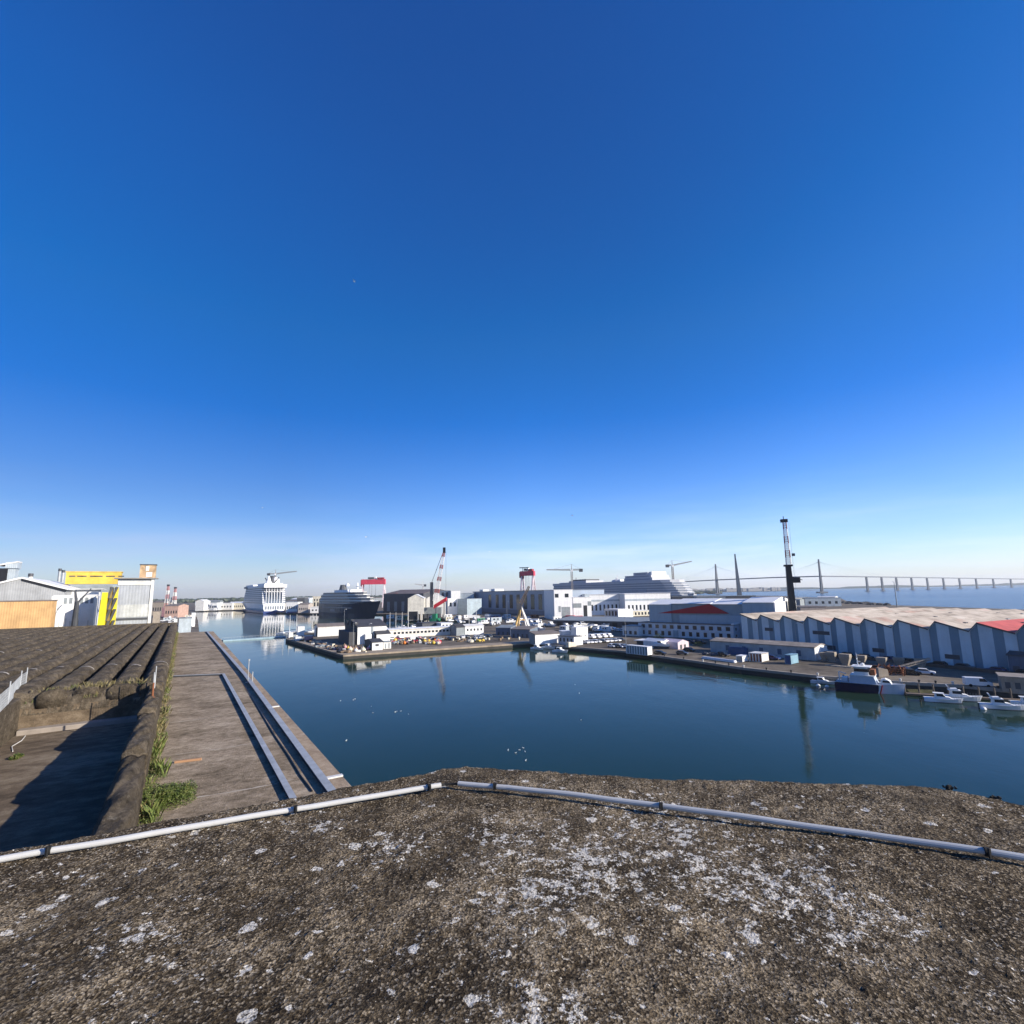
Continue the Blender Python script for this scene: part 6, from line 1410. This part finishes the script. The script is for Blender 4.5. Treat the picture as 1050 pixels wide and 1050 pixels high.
for i in range(3):
    p_ = G(902+3.2*i, 694-.5*i); o = MB(oldconc).box(-.45, .45, -.45, .45, 0, 2.2-.3*i, .06).build('concrete_post', bevel=.04); o.location = p_; tag(o, ('tallest concrete post on the quay behind the patrol boat wheelhouse', 'middle concrete post beside the rusty frame on the quay', 'shortest concrete post right of the rusty frame')[i], 'post')
# rusty timber frames and lattice beam
mb = MB(rust)
for i in range(16):
    x = R.uniform(0, 8); mb.bar((x, R.uniform(0, 2), 0), (x+R.uniform(-1.2, 1.2), R.uniform(0, 2), R.uniform(1.2, 2.6)), .14)
for k in range(4): mb.bar((0, .3*k, .4+.5*k), (8.2, .3*k, .5+.5*k), .12)
o = mb.build('scrap_steel'); o.location = G(889, 690); o.rotation_euler = (0, 0, rad(-45)); tag(o, 'heap of rusty steel frames on the quay behind the patrol boat', 'steel frame')
o = MB(oldconc).lattice((0, 0, .6), (9.5, 2.5, 3.2), .35, .25, 10, .06, .1).bar((.5, 0, 0), (.5, 0, .7), .3).bar((7.5, 2, 0), (7.5, 2, 2.6), .12).build('lattice_beam'); o.location = G(915, 689); o.rotation_euler = (0, 0, rad(-18)); tag(o, 'tan lattice beam propped up on the quay left of the black car', 'beam')
for i in range(3): 
    o = MB(M('pale_timber', (.50, .43, .33), .8)).box(0, 3.4, 0, .35, 0, .25).box(.3, 3.6, .4, .75, 0, .3).build('timber_pile'); o.location = G(846+6.0*i, 682.5+.7*i); o.rotation_euler = (0, 0, rad(-40)); tag(o, ('left', 'middle', 'right')[i]+' one of three pale timber piles below the first concrete blocks', 'timber')
# street lamps on the peninsula
lamp('tall grey lamp post before the dark gable of the peninsula shed', G(362, 663), 10, rad(20)); lamp('tall lamp post at the back left of the peninsula, arm over water', G(352.5, 650), 14, rad(20)); lamp('tall lamp post on the yard right of the white works', G(488, 640), 15, rad(20)); lamp('lamp post before the left half of the peninsula row', G(378, 660), 9, rad(20)); lamp('tall lamp post in the quay car park right of the cars', G(642, 660), 12, rad(-50)); lamp('lamp post before the left end of the big workshop', G(520, 637), 15, rad(0))

# ------------------------------------------------------------------ fishing gear and clutter on the peninsula
def crate(m_, s=1.0):
    mb = MB(m_); mb.box(-.7*s, .7*s, -.5*s, .5*s, .06, .8*s); mb.mat(dgrey).box(-.62*s, .62*s, -.42*s, .42*s, .801*s, .83*s); return mb.build('fishing_crate')
def buoy(m_, s=1.0):
    mb = MB(m_); mb.lathe([(.1, 0), (.75*s, .25*s), (.95*s, .8*s), (.6*s, 1.3*s), (.14, 1.5*s), (.12, 1.9*s)], (0, 0, 0), 9); return mb.build('mooring_buoy', smooth=True)
def heap(m_):
    mb = MB(m_)
    for _ in range(7): mb.blob((R.gauss(0, .9), R.gauss(0, .7), .35), .9, .8, R.uniform(.4, .9), 6, .3)
    return mb.build('net_heap')
def pallet(m_):
    mb = MB(m_)
    for k in range(R.randint(3, 6)): mb.box(-.6, .6, -.5, .5, .02+.17*k, .16+.17*k)
    return mb.build('pallet_stack')
mcol = {'white': white, 'yellow': yellow, 'red': red, 'pink': M('pink_plastic', (.72, .35, .36), .5), 'orange': orangeb, 'navy blue': navy, 'black': black, 'brown': wood, 'cream': cream, 'grey': mgrey}
def scatter(kind, fn, n, cols, pos, cat, grp, where):
    pr_ = {}
    for i in range(n):
        c_ = R.choice(cols)
        if c_ not in pr_: o = pr_[c_] = fn(mcol[c_])
        else: o = pr_[c_].copy(); C.objects.link(o)
        u, v = pos(); o.location = G(u, v); o.rotation_euler = (0, 0, R.uniform(0, 6.28)); s = R.uniform(.65, 1.15); o.scale = (s, s, s)
        tag(o, '%s %s %s' % (c_, kind, where), cat, grp)
edgeL = lambda: (lambda t_: (296+t_*54+R.uniform(1, 5), 655.0+t_*15.5-R.uniform(.2, 2.6)))(R.random())
corner = lambda: (R.uniform(352, 380), R.uniform(664.5, 669))
rightE = lambda: (R.uniform(402, 452), R.uniform(656.5, 661.0))
scatter('fishing crate', crate, 26, ['white', 'navy blue', 'brown', 'cream', 'black'], edgeL, 'crate', 'crates along the left edge of the peninsula', 'stacked along the left edge of the peninsula')
scatter('net heap', heap, 16, ['brown', 'black', 'navy blue', 'grey', 'cream'], edgeL, 'net heap', 'net heaps along the left edge of the peninsula', 'along the left edge of the peninsula')
scatter('mooring buoy', buoy, 20, ['yellow', 'cream', 'pink', 'white', 'brown'], corner, 'buoy', 'buoys heaped at the peninsula corner', 'heaped at the near corner of the peninsula')
scatter('crate', crate, 14, ['white', 'pink', 'brown', 'cream'], corner, 'crate', 'crates at the peninsula corner', 'among the buoys at the peninsula corner')
scatter('net heap', heap, 22, ['brown', 'black', 'brown', 'cream', 'grey', 'red'], rightE, 'net heap', 'net heaps before the long white building', 'before the very long white building')
scatter('mooring buoy', buoy, 18, ['yellow', 'orange', 'pink', 'white', 'cream', 'brown'], rightE, 'buoy', 'buoys before the long white building', 'before the very long white building')
scatter('crate', crate, 18, ['white', 'white', 'cream', 'black'], rightE, 'crate', 'crates before the long white building', 'before the very long white building')
scatter('pallet stack', pallet, 14, ['brown', 'cream'], lambda: (R.uniform(455, 540), R.uniform(654.5, 657.0)), 'pallets', 'pallet stacks at the right of the peninsula', 'near the right edge of the peninsula')
scatter('net heap', heap, 10, ['yellow', 'brown', 'black', 'cream'], lambda: (R.uniform(455, 500), R.uniform(655.5, 658.5)), 'net heap', 'net heaps at the right of the peninsula', 'near the right edge of the peninsula')
scatter('crate', crate, 24, ['white', 'grey', 'brown', 'black'], lambda: (R.uniform(575, 660), R.uniform(637.5, 640.0)), 'crate', 'crates before the long dark shed front', 'before the long dark shed front')
scatter('pallet stack', pallet, 20, ['brown', 'grey', 'white'], lambda: (R.uniform(398, 500), R.uniform(630.8, 636.0)), 'pallets', 'pallet stacks on the far basin quay', 'on the far basin quay by the boat sheds')
for (u0, v0, u1, vt, lb_, mm) in ((303, 657.2, 309, 653.2, 'white cabin at the tip of the peninsula', white), (312, 658, 321, 652.5, 'navy blue container stack near the peninsula tip', navy), (296, 654.0, 300.5, 648.5, 'white box cabin with tall roof at the peninsula tip', whitew), (305, 652, 312, 642.5, 'taller white cabin behind the navy containers', white)):
    f = front(u0, v0, u1, vt, LIT); building('quay_cabin', lb_, f, 5, mm, mm if mm is navy else whitew, 'flat', over=.1)
# gulls resting on the water and a few in the air
def gull(fly=False):
    mb = MB(white); mb.blob((0, 0, .08), .24, .10, .09, 6, .1); mb.blob((.22, 0, .20), .08, .06, .06, 5, .1)
    if fly: mb.add([(0, 0, .1), (.15, 0, .1), (.05, .75, .22), (-.05, .75, .22)], [(0, 1, 2, 3)]); mb.add([(0, 0, .1), (.15, 0, .1), (.05, -.75, .22), (-.05, -.75, .22)], [(0, 3, 2, 1)])
    return mb.build('flying_gull' if fly else 'resting_gull')
g0 = gull(); spots = [(R.gauss(533, 6), R.gauss(774, 6)) for _ in range(7)]+[(R.gauss(362, 10), R.gauss(717, 3)) for _ in range(3)]+[(R.gauss(395, 14), R.gauss(731, 4)) for _ in range(6)]+[(R.uniform(350, 600), R.uniform(700, 775)) for _ in range(4)]
for i, (u, v) in enumerate(spots):
    o = g0 if i == 0 else g0.copy()
    if i: C.objects.link(o)
    o.location = G(u, v, .0); o.rotation_euler = (0, 0, R.uniform(0, 6.28)); o.scale = [R.uniform(.4, .7)]*3; tag(o, 'white gull resting on the open harbour water', 'gull', 'gulls resting on the water')
g1 = gull(True)
for i, (u, v, D) in enumerate(((363, 289, 60), (269, 521, 75), (375, 551, 70), (587, 529, 80), (502, 566, 90))):
    o = g1 if i == 0 else g1.copy()
    if i: C.objects.link(o)
    d = ray(u, v); o.location = EYE+d*(D/d.y); o.scale = [.55]*3; o.rotation_euler = (0, 0, R.uniform(0, 6.28)); tag(o, 'tiny gull flying in the open blue sky', 'gull', 'gulls in the air')

# ------------------------------------------------------------------ more of the yard clutter
def yard_box(label, u, v, L, W_, h_, m_, rz, m2=None, name='site_cabin', cat='cabin'):
    r = thing(name, label, cat, G(u, v), rad(rz)); MB(m_).box(-L/2, L/2, -W_/2, W_/2, .05, h_).build('body', r); MB(m2 or m_).box(-L/2-.1, L/2+.1, -W_/2-.1, W_/2+.1, h_+.003, h_+.14).build('roof', r)
    for i in range(2): MB(glass).box(-L*.3+i*L*.35, -L*.3+i*L*.35+L*.18, -W_/2-.04, -W_/2+.02, h_*.5, h_*.8).build('window', r)
    return r
yn = [('white site cabin', white), ('grey site cabin', lgrey), ('cream site cabin', cream), ('blue cargo box', blue), ('rust-red cargo box', rust), ('green cargo box', green)]
for i in range(22):
    u = R.uniform(400, 575); v = 632.0+R.uniform(0, 4.5)+(u-400)*.014; nm, mm = yn[[0, 1, 0, 2, 0, 3, 4, 0, 1, 0, 5][i % 11]]
    yard_box('%s on the cluttered yard below the big workshop' % nm, u, v, R.uniform(5, 9), 2.6, R.uniform(2.5, 3.4), mm, R.choice([28, -58])+R.uniform(-6, 6), white if i % 3 else None)['group'] = 'cabins and boxes on the yard below the big workshop'
for i in range(14):
    u = R.uniform(604, 664); v = R.uniform(624.5, 631); nm, mm = yn[[0, 1, 2, 0, 4, 0, 3][i % 7]]
    yard_box('%s on the yard between the white depot and long grey shed' % nm, u, v, R.uniform(5, 9), 2.6, R.uniform(2.5, 3.2), mm, R.choice([10, -45]), white)['group'] = 'cabins between the white depot and the long grey shed'
for i in range(9):
    u = R.uniform(157, 196); v = R.uniform(629, 640); nm, mm = yn[[0, 4, 1, 2, 0][i % 5]]
    yard_box('%s among the vehicles on the left quay yard' % nm, u, v, R.uniform(4, 8), 2.6, R.uniform(2.4, 3.4), mm, R.choice([32, 122]), white)['group'] = 'cabins on the left quay yard'
for i in range(7):
    u = 575+R.uniform(0, 70); v = 643.5+R.uniform(0, 4)+(u-575)*.02; nm, mm = yn[[0, 1, 0, 2][i % 4]]
    yard_box('%s behind the quay car park' % nm, u, v, R.uniform(4, 7), 2.5, R.uniform(2.3, 2.9), mm, -50+R.uniform(-8, 8), white)['group'] = 'cabins behind the quay car park'
hardb = None
for i in range(16):
    u = R.uniform(482, 600); v = 637.5+R.uniform(0, 4)+(u-482)*.045
    if hardb is None:
        hardb = motorboat('white motorboat laid up on the hard below the big workshop', G(u, v), rad(R.choice([20, -60])), 8.5, group='boats laid up below the big workshop'); hardb.location.z = ZQ+.9
    else: b2 = dup(hardb, G(u, v), rad(R.choice([20, -60, 110])+R.uniform(-12, 12))); b2.location.z = ZQ+.9
for i in range(12):
    u = R.uniform(862, 960); put('car', [carb, cart, carn, carb][i % 4], G(u, 686.2+(u-862)*.052+R.uniform(-.3, .3)), rad(-55+R.uniform(-8, 8)), '%s car parked in the shade behind the funnel-shaped concrete blocks' % ['black', 'grey', 'blue', 'black'][i % 4], 'dark cars behind the concrete blocks') if i % 2 == 0 else None
for (u, v, c_, w_) in ((742, 673, carb, 'by the blue container'), (700, 671.5, cart, 'right of the pale pink tent'), (707, 668, carb, 'behind the black heap'), (793, 676.5, carn, 'between the rusty skip and light blue box'), (677, 671.5, carb, 'before the motorboat on the quay'), (663, 660.5, carw, 'left of the flat awning')):
    put('car', c_, G(u, v), rad(-50+R.uniform(-15, 15)), '%s car parked %s on the right quay' % (cn_[c_.name], w_))
for (u, v, s_, w_) in ((716, 662.5, 1.0, 'before the office'), (676, 655.0, 1.3, 'behind the flat awning'), (742, 663.5, .8, 'left of the long low shed')):
    p_ = G(u, v); r = thing('round_shrub', 'dark green shrub %s' % w_, 'shrub', p_); mb = MB(leaf); leafy(mb, (0, 0, .1), 2.2*s_, 1.6*s_, 1.9*s_, 420, .38); mb.build('foliage', r); MB(wood).bar((0, 0, 0), (0, 0, 1.0), .12, .05, 6).build('stem', r)
# row of small far sheds and tanks on the open ground behind the halls
for i in range(34):
    u = R.uniform(400, 860); D = R.uniform(620, 1200) if u < 720 else R.uniform(560, 900)
    if 700 < u and D > 700: D = R.uniform(560, 690)
    p_ = at(u, D); L = R.uniform(10, 34); hh_ = R.uniform(4, 10); mm = R.choice([white, whitew, lgrey, bgrey, cream, mgrey, dgrey]); r = thing('far_shed', 'small %s shed in the far port area behind the main halls' % {'white_paint': 'white', 'white_weathered': 'off-white', 'light_grey_cladding': 'light grey', 'blue_grey_cladding': 'blue-grey', 'cream_render': 'cream', 'mid_grey': 'grey', 'dark_grey': 'dark grey'}[mm.name], 'shed', p_, rad(R.choice([8, -50, 30])), 'small sheds in the far port area')
    MB(mm).box(0, L, 0, L*.5, -.2, hh_).build('wall', r); MB(R.choice([white, mgrey])).ext_x([(-.3, hh_+.01), (L*.25, hh_+L*.05), (L*.5+.3, hh_+.01)], -.3, L+.3).build('roof', r)
for i in range(26):
    u = R.uniform(200, 400); D = R.uniform(960, 1600); p_ = at(u, D); L = R.uniform(20, 60); hh_ = R.uniform(5, 14); mm = R.choice([white, whitew, lgrey, cream, mgrey]); r = thing('far_shed', 'small %s building beyond the far end of the basin' % {'white_paint': 'white', 'white_weathered': 'off-white', 'light_grey_cladding': 'light grey', 'cream_render': 'cream', 'mid_grey': 'grey'}[mm.name], 'building', p_, rad(R.choice([8, -20, 30])), 'small buildings beyond the basin end')
    MB(mm).box(0, L, 0, L*.5, -.2, hh_).build('wall', r); MB(R.choice([white, mgrey, brownroof])).ext_x([(-.3, hh_+.01), (L*.25, hh_+L*.06), (L*.5+.3, hh_+.01)], -.3, L+.3).build('roof', r)

for i in range(26):
    u = R.uniform(402, 470); v = 655.2+R.uniform(0, 2.2); bm2 = R.choice([carw, carw, cars, cart, carb, carr]); k = 'van' if bm2 is carw and R.random() < .4 else 'car'
    if i < 18: put(k, bm2, G(u, v), rad(R.choice([27, 117])+R.uniform(-8, 8)), '%s %s parked close along the front of the very long white building' % (cn_[bm2.name], k), 'vehicles along the long white building')
for i in range(30):
    u = R.uniform(300, 350); v = 655.5+(u-296)*.285-R.uniform(2.2, 6.0)
    c_ = R.choice(['white', 'navy blue', 'brown', 'cream', 'grey']); o = crate(mcol[c_], R.uniform(.9, 1.5)); o.location = G(u, v); o.rotation_euler = (0, 0, R.uniform(0, 6)); tag(o, '%s crate on the crowded left half of the peninsula' % c_, 'crate', 'crates on the left half of the peninsula')
